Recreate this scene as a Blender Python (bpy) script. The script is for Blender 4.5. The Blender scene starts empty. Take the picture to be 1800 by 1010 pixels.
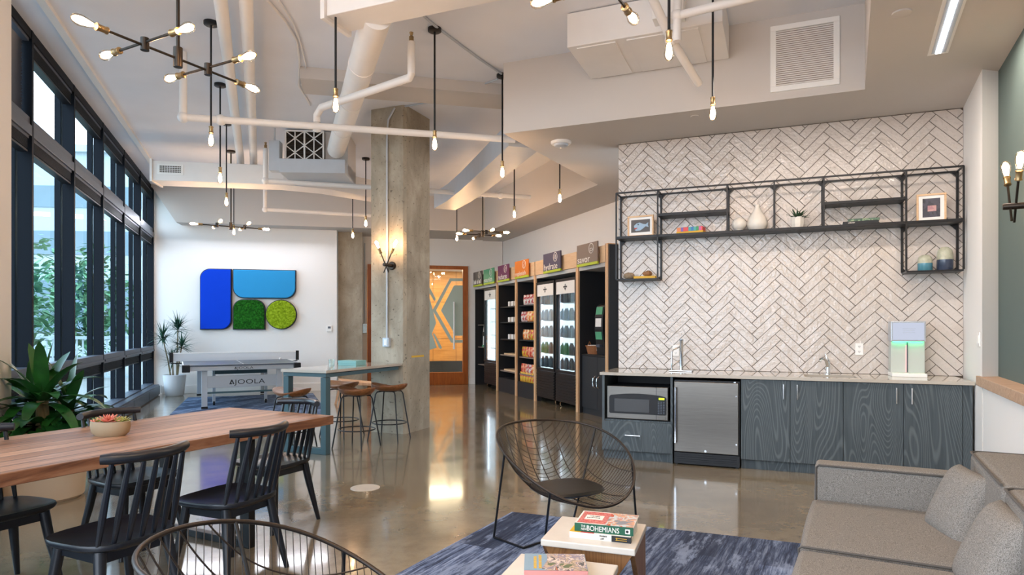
import bpy, bmesh, math, random
from math import sin, cos, pi, radians, sqrt, atan2, hypot
from mathutils import Vector, Matrix
random.seed(7)
SC = bpy.context.scene
COL = SC.collection
F = 1140.0; H = 1.385            # focal length in pixels, eye height in metres
FA, FB, FC, FD = 21.1, -22.2, 13.1, -27.3   # headings of the four wall grids of the building
def un(p, q, deg):
    a = radians(deg); c, s = cos(a), sin(a); return (p*c-q*s, p*s+q*c)
def fr(X, Y, deg):
    a = radians(deg); c, s = cos(a), sin(a); return (X*c+Y*s, -X*s+Y*c)
def U(x, y, z=0.0):
    Y = F*(H-z)/(y-575.0); return ((x-900)/F*Y, Y)

# ------------------------------------------------------------------ materials
def lin(h):
    h = h.lstrip('#'); v = [int(h[i:i+2], 16)/255 for i in (0, 2, 4)]
    return tuple(c/12.92 if c <= .04045 else ((c+.055)/1.055)**2.4 for c in v) + (1,)
class NT:
    def __init__(s, name):
        s.m = bpy.data.materials.new(name); s.m.use_nodes = True; s.t = s.m.node_tree; s.t.nodes.clear()
        s.out = s.n('ShaderNodeOutputMaterial')
    def n(s, typ, **kw):
        nd = s.t.nodes.new(typ)
        for k, v in kw.items(): setattr(nd, k, v)
        return nd
    def l(s, a, b): s.t.links.new(a, b)
    def coord(s, scale=(1, 1, 1), rot=(0, 0, 0), which='Object'):
        tc = s.n('ShaderNodeTexCoord'); mp = s.n('ShaderNodeMapping')
        mp.inputs['Scale'].default_value = scale; mp.inputs['Rotation'].default_value = rot
        s.l(tc.outputs[which], mp.inputs['Vector']); return mp.outputs['Vector']
    def noise(s, vec, scale, detail=4, rough=.55, dist=0):
        n = s.n('ShaderNodeTexNoise'); n.inputs['Scale'].default_value = scale; n.inputs['Detail'].default_value = detail
        n.inputs['Roughness'].default_value = rough; n.inputs['Distortion'].default_value = dist
        s.l(vec, n.inputs['Vector']); return n.outputs['Fac']
    def ramp(s, fac, stops, interp='LINEAR'):
        r = s.n('ShaderNodeValToRGB'); cr = r.color_ramp; cr.interpolation = interp
        while len(cr.elements) < len(stops): cr.elements.new(.5)
        for e, (p, c) in zip(cr.elements, stops): e.position = p; e.color = lin(c) if isinstance(c, str) else (c, c, c, 1)
        s.l(fac, r.inputs['Fac']); return r.outputs['Color']
    def mix(s, a, b, f, mode='MIX'):
        m = s.n('ShaderNodeMix', data_type='RGBA', blend_type=mode)
        for v, k in ((f, 0), (a, 6), (b, 7)):
            if hasattr(v, 'is_linked'): s.l(v, m.inputs[k])
            elif k == 0: m.inputs[0].default_value = v
            else: m.inputs[k].default_value = lin(v) if isinstance(v, str) else v
        return m.outputs[2]
    def bump(s, h, strength, dist=.01):
        b = s.n('ShaderNodeBump'); b.inputs['Strength'].default_value = strength; b.inputs['Distance'].default_value = dist
        s.l(h, b.inputs['Height']); return b.outputs['Normal']
    def bsdf(s, col, rough=.5, metal=0, normal=None, spec=.5, **kw):
        b = s.n('ShaderNodeBsdfPrincipled')
        if hasattr(col, 'is_linked'): s.l(col, b.inputs['Base Color'])
        else: b.inputs['Base Color'].default_value = lin(col)
        if hasattr(rough, 'is_linked'): s.l(rough, b.inputs['Roughness'])
        else: b.inputs['Roughness'].default_value = rough
        b.inputs['Metallic'].default_value = metal; b.inputs['Specular IOR Level'].default_value = spec
        for k, v in kw.items(): b.inputs[k].default_value = v
        if normal is not None: s.l(normal, b.inputs['Normal'])
        s.l(b.outputs[0], s.out.inputs[0]); return b
def plain(name, col, rough=.5, metal=0, spec=.5, var=.06, scale=6, **kw):
    t = NT(name); v = t.coord(); f = t.noise(v, scale, 3)
    c = t.mix(col, t.mix(col, (0, 0, 0, 1), .5), t.ramp(f, [(.35, 0.0), (.75, var*2)]))
    t.bsdf(c, rough, metal, None, spec, **kw); return t.m
def emit(name, col, strength):
    t = NT(name); e = t.n('ShaderNodeEmission'); e.inputs[0].default_value = lin(col); e.inputs[1].default_value = strength
    t.l(e.outputs[0], t.out.inputs[0]); return t.m
def glassy(name, tint='#ffffff', refl=.10, rough=.02, alpha_mix=None):
    t = NT(name); tr = t.n('ShaderNodeBsdfTransparent'); tr.inputs[0].default_value = lin(tint)
    g = t.n('ShaderNodeBsdfGlossy'); g.inputs['Roughness'].default_value = rough
    fz = t.n('ShaderNodeLayerWeight'); fz.inputs[0].default_value = .35
    mm = t.n('ShaderNodeMath', operation='MULTIPLY_ADD'); mm.inputs[1].default_value = alpha_mix or .5; mm.inputs[2].default_value = refl*.5
    t.l(fz.outputs['Fresnel'], mm.inputs[0])
    mx = t.n('ShaderNodeMixShader'); t.l(mm.outputs[0], mx.inputs[0]); t.l(tr.outputs[0], mx.inputs[1]); t.l(g.outputs[0], mx.inputs[2])
    t.l(mx.outputs[0], t.out.inputs[0]); return t.m
def grain(name, stops, scale=(1, 14, 14), nscale=2.2, rough=.45, dist=1.2, bump=.0, spec=.4, rot=(0, 0, 0)):
    t = NT(name); v = t.coord(scale, rot); f = t.noise(v, nscale, 6, .6, dist)
    n = t.bump(f, bump, .004) if bump else None
    t.bsdf(t.ramp(f, stops), rough, 0, n, spec); return t.m

M = {}
M['wall'] = plain('white_wall_paint', '#e9e6e2', .75, spec=.2, var=.01, scale=1.5)
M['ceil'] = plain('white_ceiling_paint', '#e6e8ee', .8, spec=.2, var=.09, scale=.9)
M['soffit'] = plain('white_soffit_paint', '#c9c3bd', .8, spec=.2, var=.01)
M['mepwhite'] = plain('white_painted_metal', '#e6e2de', .5, var=.03)
M['mepgrey'] = plain('galvanised_grey', '#b9c0c8', .45, .1, var=.05)
M['frame'] = plain('navy_window_aluminium', '#0d131c', .55, .0, var=.02, spec=.15)
M['frame_lt'] = plain('grey_window_aluminium', '#555b66', .4, .4, var=.02)
M['dkwall'] = plain('dark_green_grey_paint', '#5d6a66', .7, spec=.2, var=.02)
M['black'] = plain('black_metal', '#17181b', .42, .3, var=.02)
M['blackmatte'] = plain('black_laminate', '#17191e', .6, var=.03)
M['chair'] = plain('black_painted_wood', '#15181f', .32, var=.1, scale=9)
M['bronze'] = plain('dark_bronze', '#3a322b', .35, .8, var=.02)
M['brass'] = plain('aged_brass', '#a58a62', .3, .9, var=.08, scale=40)
M['chrome'] = plain('chrome', '#d5d8da', .12, 1, var=.0)
M['white'] = plain('white_plastic', '#eceae6', .4, var=.0)
M['ceramic'] = plain('white_ceramic', '#ddd6cc', .5, var=.02)
M['rubber'] = plain('black_rubber', '#1c1c1e', .7, var=.0)
M['silver'] = plain('silver_aluminium', '#b9bec4', .35, .6, var=.03)
M['teal'] = plain('teal_painted_metal', '#40585e', .5, .2, var=.04)
M['tealbox'] = plain('teal_paper', '#7fb0ad', .6, var=.02)
M['lightwood'] = grain('maple_edge', [(.3, '#c99a6c'), (.7, '#dcb289')], (12, 12, 1))
M['maple'] = grain('maple_panel', [(.3, '#d6ae84'), (.7, '#e2c19b')], (1.5, 1.5, 10))
M['cherry'] = grain('cherry_wood', [(.3, '#8a4316'), (.6, '#a4561f'), (.8, '#b5652a')], (10, 10, 1), 2.5, .35)
M['capwood'] = grain('oak_cap', [(.3, '#a5846a'), (.7, '#c4a68b')], (1.2, 14, 14), 2, .5)
M['stool'] = grain('stool_walnut', [(.25, '#5a3319'), (.55, '#84522e'), (.8, '#a8774f')], (3, 14, 14), 2.2, .35)
M['walnutleg'] = grain('peach_wood', [(.3, '#b98660'), (.7, '#cfa07c')], (12, 12, 1.5), 2, .5)
M['marble'] = plain('white_marble', '#d3cabd', .3, var=.08, scale=12)
M['quartz'] = plain('beige_quartz', '#b8afa2', .05, var=.03, scale=60)
M['potwhite'] = plain('white_pot', '#e4e5e7', .45, var=.01)
M['potbeige'] = plain('beige_pot', '#cbb79d', .6, var=.03)
M['soil'] = plain('dark_soil', '#33281f', .95, var=.3, scale=40)
M['bowl'] = plain('clay_bowl', '#9c8263', .6, var=.06, scale=20)
M['blue'] = plain('royal_blue_felt', '#0b3ec4', .85, spec=.1, var=.02)
M['ltblue'] = plain('sky_blue_felt', '#2f8ec6', .85, spec=.1, var=.02)
M['navyedge'] = plain('navy_panel_edge', '#131a2c', .6, var=.0)
M['ppblue'] = plain('slate_table_surface', '#4d545e', .35, var=.03)
M['yellow'] = plain('yellow_paint', '#d9a81c', .5, var=.1, scale=50)
M['orange'] = plain('orange_card', '#e08031', .6, var=.0)
M['green'] = plain('green_card', '#4f9a72', .6, var=.0)
M['plum'] = plain('plum_card', '#713559', .6, var=.0)
M['indigo'] = plain('indigo_card', '#43425c', .6, var=.0)
M['taupe'] = plain('taupe_card', '#7d6c62', .6, var=.0)
M['char'] = plain('charcoal_card', '#38323a', .6, var=.0)
M['lime'] = plain('lime_strip', '#b6c52a', .6, var=.0)
M['red'] = plain('red_print', '#c0392f', .5, var=.0)
M['letter'] = plain('pale_lettering', '#ece6df', .5, var=.0)
M['ink'] = plain('dark_lettering', '#15171b', .5, var=.0)
M['paper'] = plain('book_paper', '#e8e2d6', .8, var=.04, scale=80)
M['leather'] = plain('black_leather', '#15130f', .36, var=.2, scale=14)
M['steel'] = grain('brushed_steel', [(.3, '#6c6863'), (.7, '#7d7871')], (1, 1, 90), 3, .3)
for nd in M['steel'].node_tree.nodes:
    if nd.type == 'BSDF_PRINCIPLED': nd.inputs['Metallic'].default_value = .95
M['bronzewire'] = plain('bronze_wire', '#3b322b', .38, .6, var=.05)
M['bulb'] = glassy('bulb_glass', '#fff6ea', .12)
M['fil'] = emit('hot_filament', '#ffd2a2', 105)
M['glass'] = glassy('window_glass', '#dff0f4', .05, .02, .16)
M['clearglass'] = glassy('clear_glass', '#f4faf8', .05)
M['led'] = emit('cool_led', '#dfeaff', 8.0)
M['screenlit'] = emit('lit_screen', '#dfe6fa', .42)
M['greenled'] = emit('green_led', '#35e884', 8.0)
M['lightbar'] = emit('linear_diffuser', '#f2f6ff', 7.0)
M['liner'] = emit('glowing_cooler_liner', '#cfe0f6', 1.7)  # liner emits light itself to brighten the coolers, besides the LED strips
M['clock'] = emit('green_digits', '#c6e83a', 1.2)
M['frost'] = plain('frosted_film', '#b3c2b6', .7, var=.0)
M['leaf'] = None
def leafmat(name, a, b, rough=.35):
    t = NT(name); f = t.noise(t.coord(), 5, 3); t.bsdf(t.ramp(f, [(.3, a), (.7, b)]), rough, spec=.5); return t.m
M['leaf'] = leafmat('dracaena_leaf', '#12401d', '#2c6b2c')
M['leaf2'] = leafmat('spiky_leaf', '#143a2e', '#2e5a44')
M['succ'] = leafmat('coral_succulent', '#c9604c', '#e0886a')
M['succ2'] = leafmat('olive_succulent', '#8a8a3c', '#b3a55a')
M['aloe'] = leafmat('aloe_leaf', '#1c3420', '#35573a')
M['bark'] = grain('cane_bark', [(.3, '#6d5f45'), (.7, '#8f8260')], (14, 14, 3), 2, .8)
M['tree'] = leafmat('tree_leaf', '#2f5f3e', '#74a377', .7)

def concrete_floor():
    t = NT('polished_concrete'); v = t.coord()
    a = t.noise(v, .55, 6, .62, .6); b = t.noise(v, 7, 8, .7); c = t.noise(v, 160, 2)
    base = t.ramp(a, [(.3, '#6c614f'), (.5, '#867862'), (.72, '#998b72')])
    base = t.mix(base, '#594f42', t.ramp(b, [(.45, 0.0), (.8, .6)]))
    base = t.mix(base, '#c3b7a6', t.ramp(c, [(.62, 0.0), (.75, .35)]))
    # a couple of patched disc stains in the slab
    r = t.ramp(t.noise(v, 3, 4), [(.3, .10), (.8, .22)])
    b = t.bsdf(base, r, 0, t.bump(t.noise(v, 1.1, 2), .02, .02), .6); b.inputs['Coat Weight'].default_value = .45; b.inputs['Coat Roughness'].default_value = .06; return t.m
M['floor'] = concrete_floor()
def raw_concrete():
    t = NT('raw_concrete'); v = t.coord((1, 1, .6)); a = t.noise(v, 2.2, 7, .65, .5); b = t.noise(t.coord(), 26, 4, .6); d = t.noise(t.coord((6, 6, .5)), 3, 3)
    base = t.ramp(a, [(.3, '#857c6d'), (.5, '#a09685'), (.68, '#b6ad9c')])
    base = t.mix(base, '#7d7569', t.ramp(d, [(.55, 0.0), (.85, .3)]))
    base = t.mix(base, '#4c463d', t.ramp(b, [(.63, 0.0), (.68, .75)]))
    t.bsdf(base, .8, 0, t.bump(b, .25, .01), .2); return t.m
M['concrete'] = raw_concrete()
def tilemat():
    t = NT('glazed_white_tile'); v = t.coord(); w = t.noise(v, 9, 3, .5, .4); w2 = t.noise(v, 34, 2)
    h = t.n('ShaderNodeMath', operation='MULTIPLY_ADD'); h.inputs[1].default_value = .35
    t.l(w2, h.inputs[0]); t.l(w, h.inputs[2])
    t.bsdf(t.ramp(t.noise(v, 5, 4), [(.3, '#c5bbb2'), (.7, '#cfc6be')]), .09, 0, t.bump(h.outputs[0], .8, .016), .6); return t.m
M['tile'] = tilemat()
M['grout'] = plain('brown_grout', '#5f554b', .9, var=.05)
def plankwood():
    t = NT('reclaimed_planks'); tc = t.coord((1, 1, 1)); sx = t.n('ShaderNodeSeparateXYZ'); t.l(tc, sx.inputs[0])
    k = t.n('ShaderNodeMath', operation='MULTIPLY'); k.inputs[1].default_value = 8.2; t.l(sx.outputs['X'], k.inputs[0])
    fl = t.n('ShaderNodeMath', operation='FLOOR'); t.l(k.outputs[0], fl.inputs[0])
    wn = t.n('ShaderNodeTexWhiteNoise', noise_dimensions='1D'); t.l(fl.outputs[0], wn.inputs['W'])
    off = t.n('ShaderNodeCombineXYZ'); m1 = t.n('ShaderNodeMath', operation='MULTIPLY'); m1.inputs[1].default_value = 40; t.l(wn.outputs[0], m1.inputs[0]); t.l(m1.outputs[0], off.inputs[1])
    ad = t.n('ShaderNodeVectorMath', operation='ADD'); t.l(tc, ad.inputs[0]); t.l(off.outputs[0], ad.inputs[1])
    mp = t.n('ShaderNodeMapping'); mp.inputs['Scale'].default_value = (22, 1.3, 10); t.l(ad.outputs[0], mp.inputs[0])
    g = t.noise(mp.outputs[0], 1.6, 6, .62, 1.0)
    c = t.ramp(g, [(.33, '#4f3020'), (.46, '#8f6041'), (.62, '#b98a68')])
    c = t.mix(c, t.ramp(wn.outputs[0], [(0.0, '#673f2a'), (.5, '#b48462'), (1.0, '#93705e')]), .5)
    fc = t.n('ShaderNodeMath', operation='FRACT'); t.l(k.outputs[0], fc.inputs[0])
    gap = t.ramp(fc.outputs[0], [(0.0, 1.0), (.09, 0.0), (.91, 0.0), (1.0, 1.0)])
    c = t.mix(c, '#3b2a1e', gap)
    t.bsdf(c, .42, 0, t.bump(g, .15, .004), .5); return t.m
M['planks'] = plankwood()
def wavegrain(name, a, b, c, rough=.45, rotz=0):
    t = NT(name); v = t.coord((3.0, 3.0, .42)); n = t.noise(v, 1.5, 0, .5, .3)
    s = t.n('ShaderNodeMath', operation='MULTIPLY'); s.inputs[1].default_value = 210; t.l(n, s.inputs[0])
    sn = t.n('ShaderNodeMath', operation='SINE'); t.l(s.outputs[0], sn.inputs[0])
    base = t.ramp(t.noise(t.coord((30, 30, 1.5)), 2, 3), [(.3, a), (.7, b)])
    t.bsdf(t.mix(base, c, t.ramp(sn.outputs[0], [(.3, 0.0), (1.0, .4)])), rough, spec=.35); return t.m
M['cab'] = wavegrain('slate_stained_oak', '#3f474b', '#4c5458', '#757d80')
M['acacia'] = wavegrain('acacia_wood', '#7a5232', '#93683f', '#4d3018', .4)
def rugmat(name, rot, cols):
    t = NT(name); tc = t.coord((1, 1, 1), (0, 0, rot))
    def sc(x, y):
        m = t.n('ShaderNodeMapping'); m.inputs['Scale'].default_value = (x, y, 1); t.l(tc, m.inputs[0]); return m.outputs[0]
    br = t.n('ShaderNodeTexBrick'); br.inputs['Scale'].default_value = 1.0
    br.inputs['Brick Width'].default_value = 1.0; br.inputs['Row Height'].default_value = .25; br.inputs['Mortar Size'].default_value = .0
    br.inputs['Color1'].default_value = (0, 0, 0, 1); br.inputs['Color2'].default_value = (1, 1, 1, 1); t.l(tc, br.inputs[0])
    g = t.noise(sc(.8, 13), 3, 6, .8); g2 = t.noise(sc(.9, 3.5), 2.0, 6, .75)
    c = t.ramp(g, [(.40, cols[0]), (.5, cols[1]), (.62, cols[2])])
    c = t.mix(c, cols[0], t.ramp(br.outputs[0], [(.15, .85), (.6, 0.0)]))
    c = t.mix(c, cols[2], t.ramp(g2, [(.52, 0.0), (.6, .55)]))
    t.bsdf(c, .95, 0, t.bump(t.noise(t.coord(), 300, 2), .3, .004), .1); return t.m
M['rug'] = rugmat('blue_plank_carpet', radians(-62), ('#343a4a', '#586580', '#98a5bd'))
M['rug2'] = rugmat('blue_plank_carpet_far', radians(-69), ('#3a4458', '#63738e', '#9aa9bf'))
def fabric(name, a, b):
    t = NT(name); f = t.noise(t.coord(), 330, 2, .6); g = t.noise(t.coord((1, 9, 9)), 30, 3)
    c = t.ramp(f, [(.34, a), (.62, b)]); c = t.mix(c, a, t.ramp(g, [(.5, 0.0), (.8, .3)]))
    t.bsdf(c, .95, 0, t.bump(f, .35, .004), .12); return t.m
M['sofa'] = fabric('grey_tweed', '#5d5954', '#959089')
M['seam'] = plain('dark_piping', '#55504b', .9, var=.0)
def moss(name, a, b, c):
    t = NT(name); f = t.noise(t.coord(), 28, 5, .7); n = t.bump(f, 1.0, .04)
    t.bsdf(t.ramp(f, [(.3, a), (.5, b), (.7, c)]), .95, 0, n, .1); return t.m
M['mossd'] = moss('dark_green_moss', '#0d2d0b', '#1d5a16', '#33862a')
M['mossl'] = moss('lime_moss', '#59700c', '#8aa71c', '#b3cc3a')
def lobbywood():
    t = NT('lobby_wood_panel'); v = t.coord((1.2, 1.2, 14)); f = t.noise(v, 2, 4); tc = t.coord(); sx = t.n('ShaderNodeSeparateXYZ'); t.l(tc, sx.inputs[0])
    def gaps(o, k):
        m = t.n('ShaderNodeMath', operation='MULTIPLY'); m.inputs[1].default_value = k; t.l(sx.outputs[o], m.inputs[0])
        g = t.n('ShaderNodeMath', operation='FRACT'); t.l(m.outputs[0], g.inputs[0]); return t.ramp(g.outputs[0], [(0.0, 1.0), (.012, 0.0)], 'CONSTANT')
    c = t.ramp(f, [(.3, '#a06a30'), (.7, '#bd8445')]); c = t.mix(c, '#5a3414', gaps('X', 1.5)); c = t.mix(c, '#5a3414', gaps('Z', .95))
    t.bsdf(c, .4); return t.m
M['lobby'] = lobbywood()
M['facade_w'] = plain('pale_facade', '#a6b3b8', .8, var=.05)
M['facade_d'] = plain('facade_glass_band', '#6a7f88', .5, var=.1, scale=1)
M['terrace'] = plain('pale_terrace', '#96948d', .9, var=.1)
def swatches(name, cols, axis='X', k=30):
    t = NT(name); sx = t.n('ShaderNodeSeparateXYZ'); t.l(t.coord(), sx.inputs[0])
    m = t.n('ShaderNodeMath', operation='MULTIPLY'); m.inputs[1].default_value = k; t.l(sx.outputs[axis], m.inputs[0])
    fl = t.n('ShaderNodeMath', operation='FLOOR'); t.l(m.outputs[0], fl.inputs[0])
    w = t.n('ShaderNodeTexWhiteNoise', noise_dimensions='1D'); t.l(fl.outputs[0], w.inputs['W'])
    t.bsdf(t.ramp(w.outputs[0], [(i/len(cols), c) for i, c in enumerate(cols)], 'CONSTANT'), .5); return t.m
def blotch(name, cols, scale=14, rough=.35):
    t = NT(name); f = t.noise(t.coord(), scale, 3, .5, .8)
    n = len(cols); t.bsdf(t.ramp(f, [(.3+.4*i/(n-1), c) for i, c in enumerate(cols)], 'CONSTANT'), rough); return t.m

# ------------------------------------------------------------------ mesh builder
class MB:
    def __init__(s): s.bm = bmesh.new(); s.M = Matrix.Identity(4)
    def at(s, x=0, y=0, z=0, rz=0, rx=0, ry=0):
        s.M = Matrix.Translation((x, y, z)) @ Matrix.Rotation(rz, 4, 'Z') @ Matrix.Rotation(ry, 4, 'Y') @ Matrix.Rotation(rx, 4, 'X'); return s
    def v(s, p): return s.bm.verts.new(s.M @ Vector(p))
    def f(s, vs):
        try: return s.bm.faces.new(vs)
        except ValueError: return None
    def box(s, x0, x1, y0, y1, z0, z1):
        c = [s.v((x, y, z)) for z in (z0, z1) for x, y in ((x0, y0), (x1, y0), (x1, y1), (x0, y1))]
        for q in ((3, 2, 1, 0), (4, 5, 6, 7), (0, 1, 5, 4), (1, 2, 6, 5), (2, 3, 7, 6), (3, 0, 4, 7)): s.f([c[i] for i in q])
        return s
    def bar(s, a, b, w, d=None):      # square bar between two points
        a, b = Vector(a), Vector(b); d = d or w; t = (b-a).normalized(); up = Vector((0, 0, 1)) if abs(t.z) < .95 else Vector((1, 0, 0))
        x = t.cross(up).normalized(); y = x.cross(t)
        r = [[s.v(p+x*sx*w/2+y*sy*d/2) for sx, sy in ((-1, -1), (1, -1), (1, 1), (-1, 1))] for p in (a, b)]
        s.f(r[0][::-1]); s.f(r[1])
        for i in range(4): s.f([r[0][i], r[0][(i+1) % 4], r[1][(i+1) % 4], r[1][i]])
        return s
    def tube(s, pts, r, n=8, closed=False):
        P = [Vector(p) for p in pts]; m = len(P); rr = r if isinstance(r, (list, tuple)) else [r]*m; rings = []; prev = None
        for i, p in enumerate(P):
            if closed: t = P[(i+1) % m]-P[i-1]
            else: t = P[min(i+1, m-1)]-P[max(i-1, 0)]
            t.normalize()
            if prev is None:
                up = Vector((0, 0, 1)) if abs(t.z) < .9 else Vector((1, 0, 0)); x = t.cross(up).normalized()
            else: x = (prev-t*prev.dot(t)).normalized()
            prev = x; y = t.cross(x)
            rings.append([s.v(p+(x*cos(2*pi*k/n)+y*sin(2*pi*k/n))*rr[i]) for k in range(n)])
        for i in range(m if closed else m-1):
            a, b = rings[i], rings[(i+1) % m]
            for k in range(n): s.f([a[k], a[(k+1) % n], b[(k+1) % n], b[k]])
        if not closed: s.f(rings[0][::-1]); s.f(rings[-1])
        return s
    def lathe(s, prof, n=24, sx=1, sy=1):
        rings = []
        for r, z in prof:
            rings.append([s.v((0, 0, z))] if r < 1e-6 else [s.v((r*sx*cos(2*pi*k/n), r*sy*sin(2*pi*k/n), z)) for k in range(n)])
        for a, b in zip(rings, rings[1:]):
            for k in range(n):
                q = [a[0]] if len(a) == 1 else [a[k], a[(k+1) % n]]
                q2 = [b[0]] if len(b) == 1 else [b[(k+1) % n], b[k]]
                if len(q)+len(q2) > 2: s.f(q+q2)
        for e, rev in ((rings[0], True), (rings[-1], False)):
            if len(e) > 1: s.f(e[::-1] if rev else e)
        return s
    def prism(s, poly, z0, z1, axis='z'):
        def P(a, b, c): return {'z': (a, b, c), 'y': (a, c, b), 'x': (c, a, b)}[axis]
        lo = [s.v(P(a, b, z0)) for a, b in poly]; hi = [s.v(P(a, b, z1)) for a, b in poly]; n = len(poly)
        s.f(lo[::-1]); s.f(hi)
        for i in range(n): s.f([lo[i], lo[(i+1) % n], hi[(i+1) % n], hi[i]])
        return s
    def sheet(s, rows, thick=0):
        g = [[s.v(p) for p in row] for row in rows]
        for a, b in zip(g, g[1:]):
            for i in range(len(a)-1): s.f([a[i], a[i+1], b[i+1], b[i]])
        return s
    def ball(s, c, r, n=12, sx=1, sy=1, sz=1):
        k = s.M; s.M = s.M @ Matrix.Translation(c)
        s.lathe([(max(0, r*sin(pi*i/n))*1.0 if 0 < i < n else 0, -r*cos(pi*i/n)*sz) for i in range(n+1)], n*2, sx, sy); s.M = k; return s
    def leaf(s, base, direc, length, width, droop=.3, seg=5, fold=.25, up=(0, 0, 1), broad=False):
        d = Vector(direc).normalized(); side = d.cross(Vector(up)); side = side.normalized() if side.length > .05 else Vector((1, 0, 0))
        p = Vector(base); rows = []
        for i in range(seg+1):
            t = i/seg; w = width*.5*sin(pi*min(1, .12+.88*t))**.55+.0006 if broad else width*(.35+.65*sin(pi*min(1, t*1.25+.12)))*(1-t**3)*.5 + .0006; nrm = side.cross(d)
            rows.append([p-side*w+nrm*w*fold, p.copy(), p+side*w+nrm*w*fold])
            d = (d+Vector((0, 0, -droop/seg*(.5+t)))).normalized(); p = p+d*(length/seg)
        s.sheet(rows); return s
def obj(name, mb, m, parent=None, loc=None, rz=0, bev=0, smooth=False, sub=0, solid=0, seg=2):
    bmesh.ops.recalc_face_normals(mb.bm, faces=mb.bm.faces[:])
    me = bpy.data.meshes.new(name); mb.bm.to_mesh(me); mb.bm.free()
    o = bpy.data.objects.new(name, me); COL.objects.link(o); me.materials.append(m)
    if parent: o.parent = parent
    if loc: o.location = loc
    o.rotation_euler.z = rz
    if smooth:
        for p in me.polygons: p.use_smooth = True
    if solid: d = o.modifiers.new('thick', 'SOLIDIFY'); d.thickness = solid; d.offset = 0
    if bev:
        b = o.modifiers.new('bevel', 'BEVEL'); b.width = bev; b.segments = seg; b.limit_method = 'ANGLE'; b.angle_limit = .6
    if sub: u = o.modifiers.new('sub', 'SUBSURF'); u.levels = sub; u.render_levels = sub
    if smooth and (bev or not sub):
        try: me.set_sharp_from_angle(angle=radians(40))
        except Exception: pass
    return o
def tag(o, label, cat, group=None, kind=None):
    if label: o['label'] = label
    if cat: o['category'] = cat
    if group: o['group'] = group
    if kind: o['kind'] = kind
    return o
def thing(name, label, cat, loc=(0, 0, 0), rz=0, group=None):
    o = bpy.data.objects.new(name, None); COL.objects.link(o); o.empty_display_size = .1
    o.location = loc; o.rotation_euler = (0, 0, rz); return tag(o, label, cat, group)
def struct(name, mb, m, rz=0, **kw):
    o = obj(name, mb, m, rz=rz, **kw); o['kind'] = 'structure'; return o
def dup(root, loc=None, rz=None, label=None, group=None):
    def cp(o, par):
        c = o.copy(); COL.objects.link(c)
        if par: c.parent = par
        for ch in list(o.children): cp(ch, c)
        return c
    r = cp(root, None)
    if loc is not None: r.location = loc
    if rz is not None: r.rotation_euler = (0, 0, rz)
    if label: r['label'] = label
    if group: r['group'] = group
    return r
def text(name, body, size, m, parent, loc, rot=(pi/2, 0, 0), ext=.001, align='LEFT', sx=1.0, spacing=1.0):
    cu = bpy.data.curves.new(name, 'FONT'); cu.body = body; cu.size = size; cu.extrude = ext; cu.align_x = align; cu.space_character = spacing; cu.resolution_u = 3
    tmp = bpy.data.objects.new('tmp', cu); COL.objects.link(tmp); dg = bpy.context.evaluated_depsgraph_get()
    me = bpy.data.meshes.new_from_object(tmp.evaluated_get(dg)); bpy.data.objects.remove(tmp); bpy.data.curves.remove(cu)
    o = bpy.data.objects.new(name, me); COL.objects.link(o); me.materials.clear(); me.materials.append(m)
    o.parent = parent; o.location = loc; o.rotation_euler = rot; o.scale = (sx, 1, 1); return o
RA, RB, RC, RD = (radians(d) for d in (FA, FB, FC, FD))
# ================================================================== SETTING
CZ, SZ = 4.27, 3.5
poly = [un(p, q, FA) for p, q in ((-2.26, -4), (9, -4), (9, 24), (-2.26, 24))]
struct('floor', MB().prism(poly, -.12, 0), M['floor'])
poly = [un(p, q, FA) for p, q in ((-2.3, -3), (8, -3), (8, 17), (-2.3, 17))]
struct('ceiling', MB().prism(poly, CZ, CZ+.15), M['ceil'])
# lower gypsum ceiling with the angular cut-out
K1, K2, K3 = (3.14, 5.77), (-.093, 7.09), (1.275, 9.625)
K4 = (-.605, 14.5)
far_in = (K4[0]+8.5*.95, K4[1]+14)
poly = [(-1.0, -2.2), K1, K2, K3, K4, (-.8, 17), (9, 20), (9, -2.2)]
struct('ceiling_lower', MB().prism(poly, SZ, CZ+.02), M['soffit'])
# far soffit along the art wall, left end raked towards the windows
a = (-6.77, 13.2); b = K4; L = hypot(b[0]-a[0], b[1]-a[1]); ang = atan2(b[1]-a[1], b[0]-a[0])
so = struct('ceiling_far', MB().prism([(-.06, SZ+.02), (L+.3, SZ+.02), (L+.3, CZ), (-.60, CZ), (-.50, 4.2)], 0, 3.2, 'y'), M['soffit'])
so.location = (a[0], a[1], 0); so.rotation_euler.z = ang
# walls
struct('wall_far', MB().box(-4.30, -.52, 14.8, 15.0, 0, CZ), M['wall'], RC)
w = MB(); w.box(-1.2, .14, 15.65, 15.8, 0, CZ); w.box(2.535, 3.4, 15.65, 15.8, 0, CZ); w.box(.14, 2.535, 15.65, 15.8, 2.875, CZ)
struct('wall_door', w, M['wall'], RC)
struct('wall_vending', MB().box(5.56, 5.7, 7.2, 16.2, 0, CZ), M['wall'], RA)
struct('baseboard_far', MB().box(-4.12, -.53, 14.775, 14.8, 0, .17), M['white'], RC, bev=.004)
struct('baseboard_door', MB().box(2.54, 2.75, 15.63, 15.65, 0, .15), M['white'], RC, bev=.004)
struct('wall_left', MB().box(-2.6, -1.9, 5.35, 6.387, 0, CZ), M['wall'], RA)
struct('wall_back', MB().box(-2.6, 4.5, -3.1, -2.9, 0, CZ), M['wall'], RA)
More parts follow.
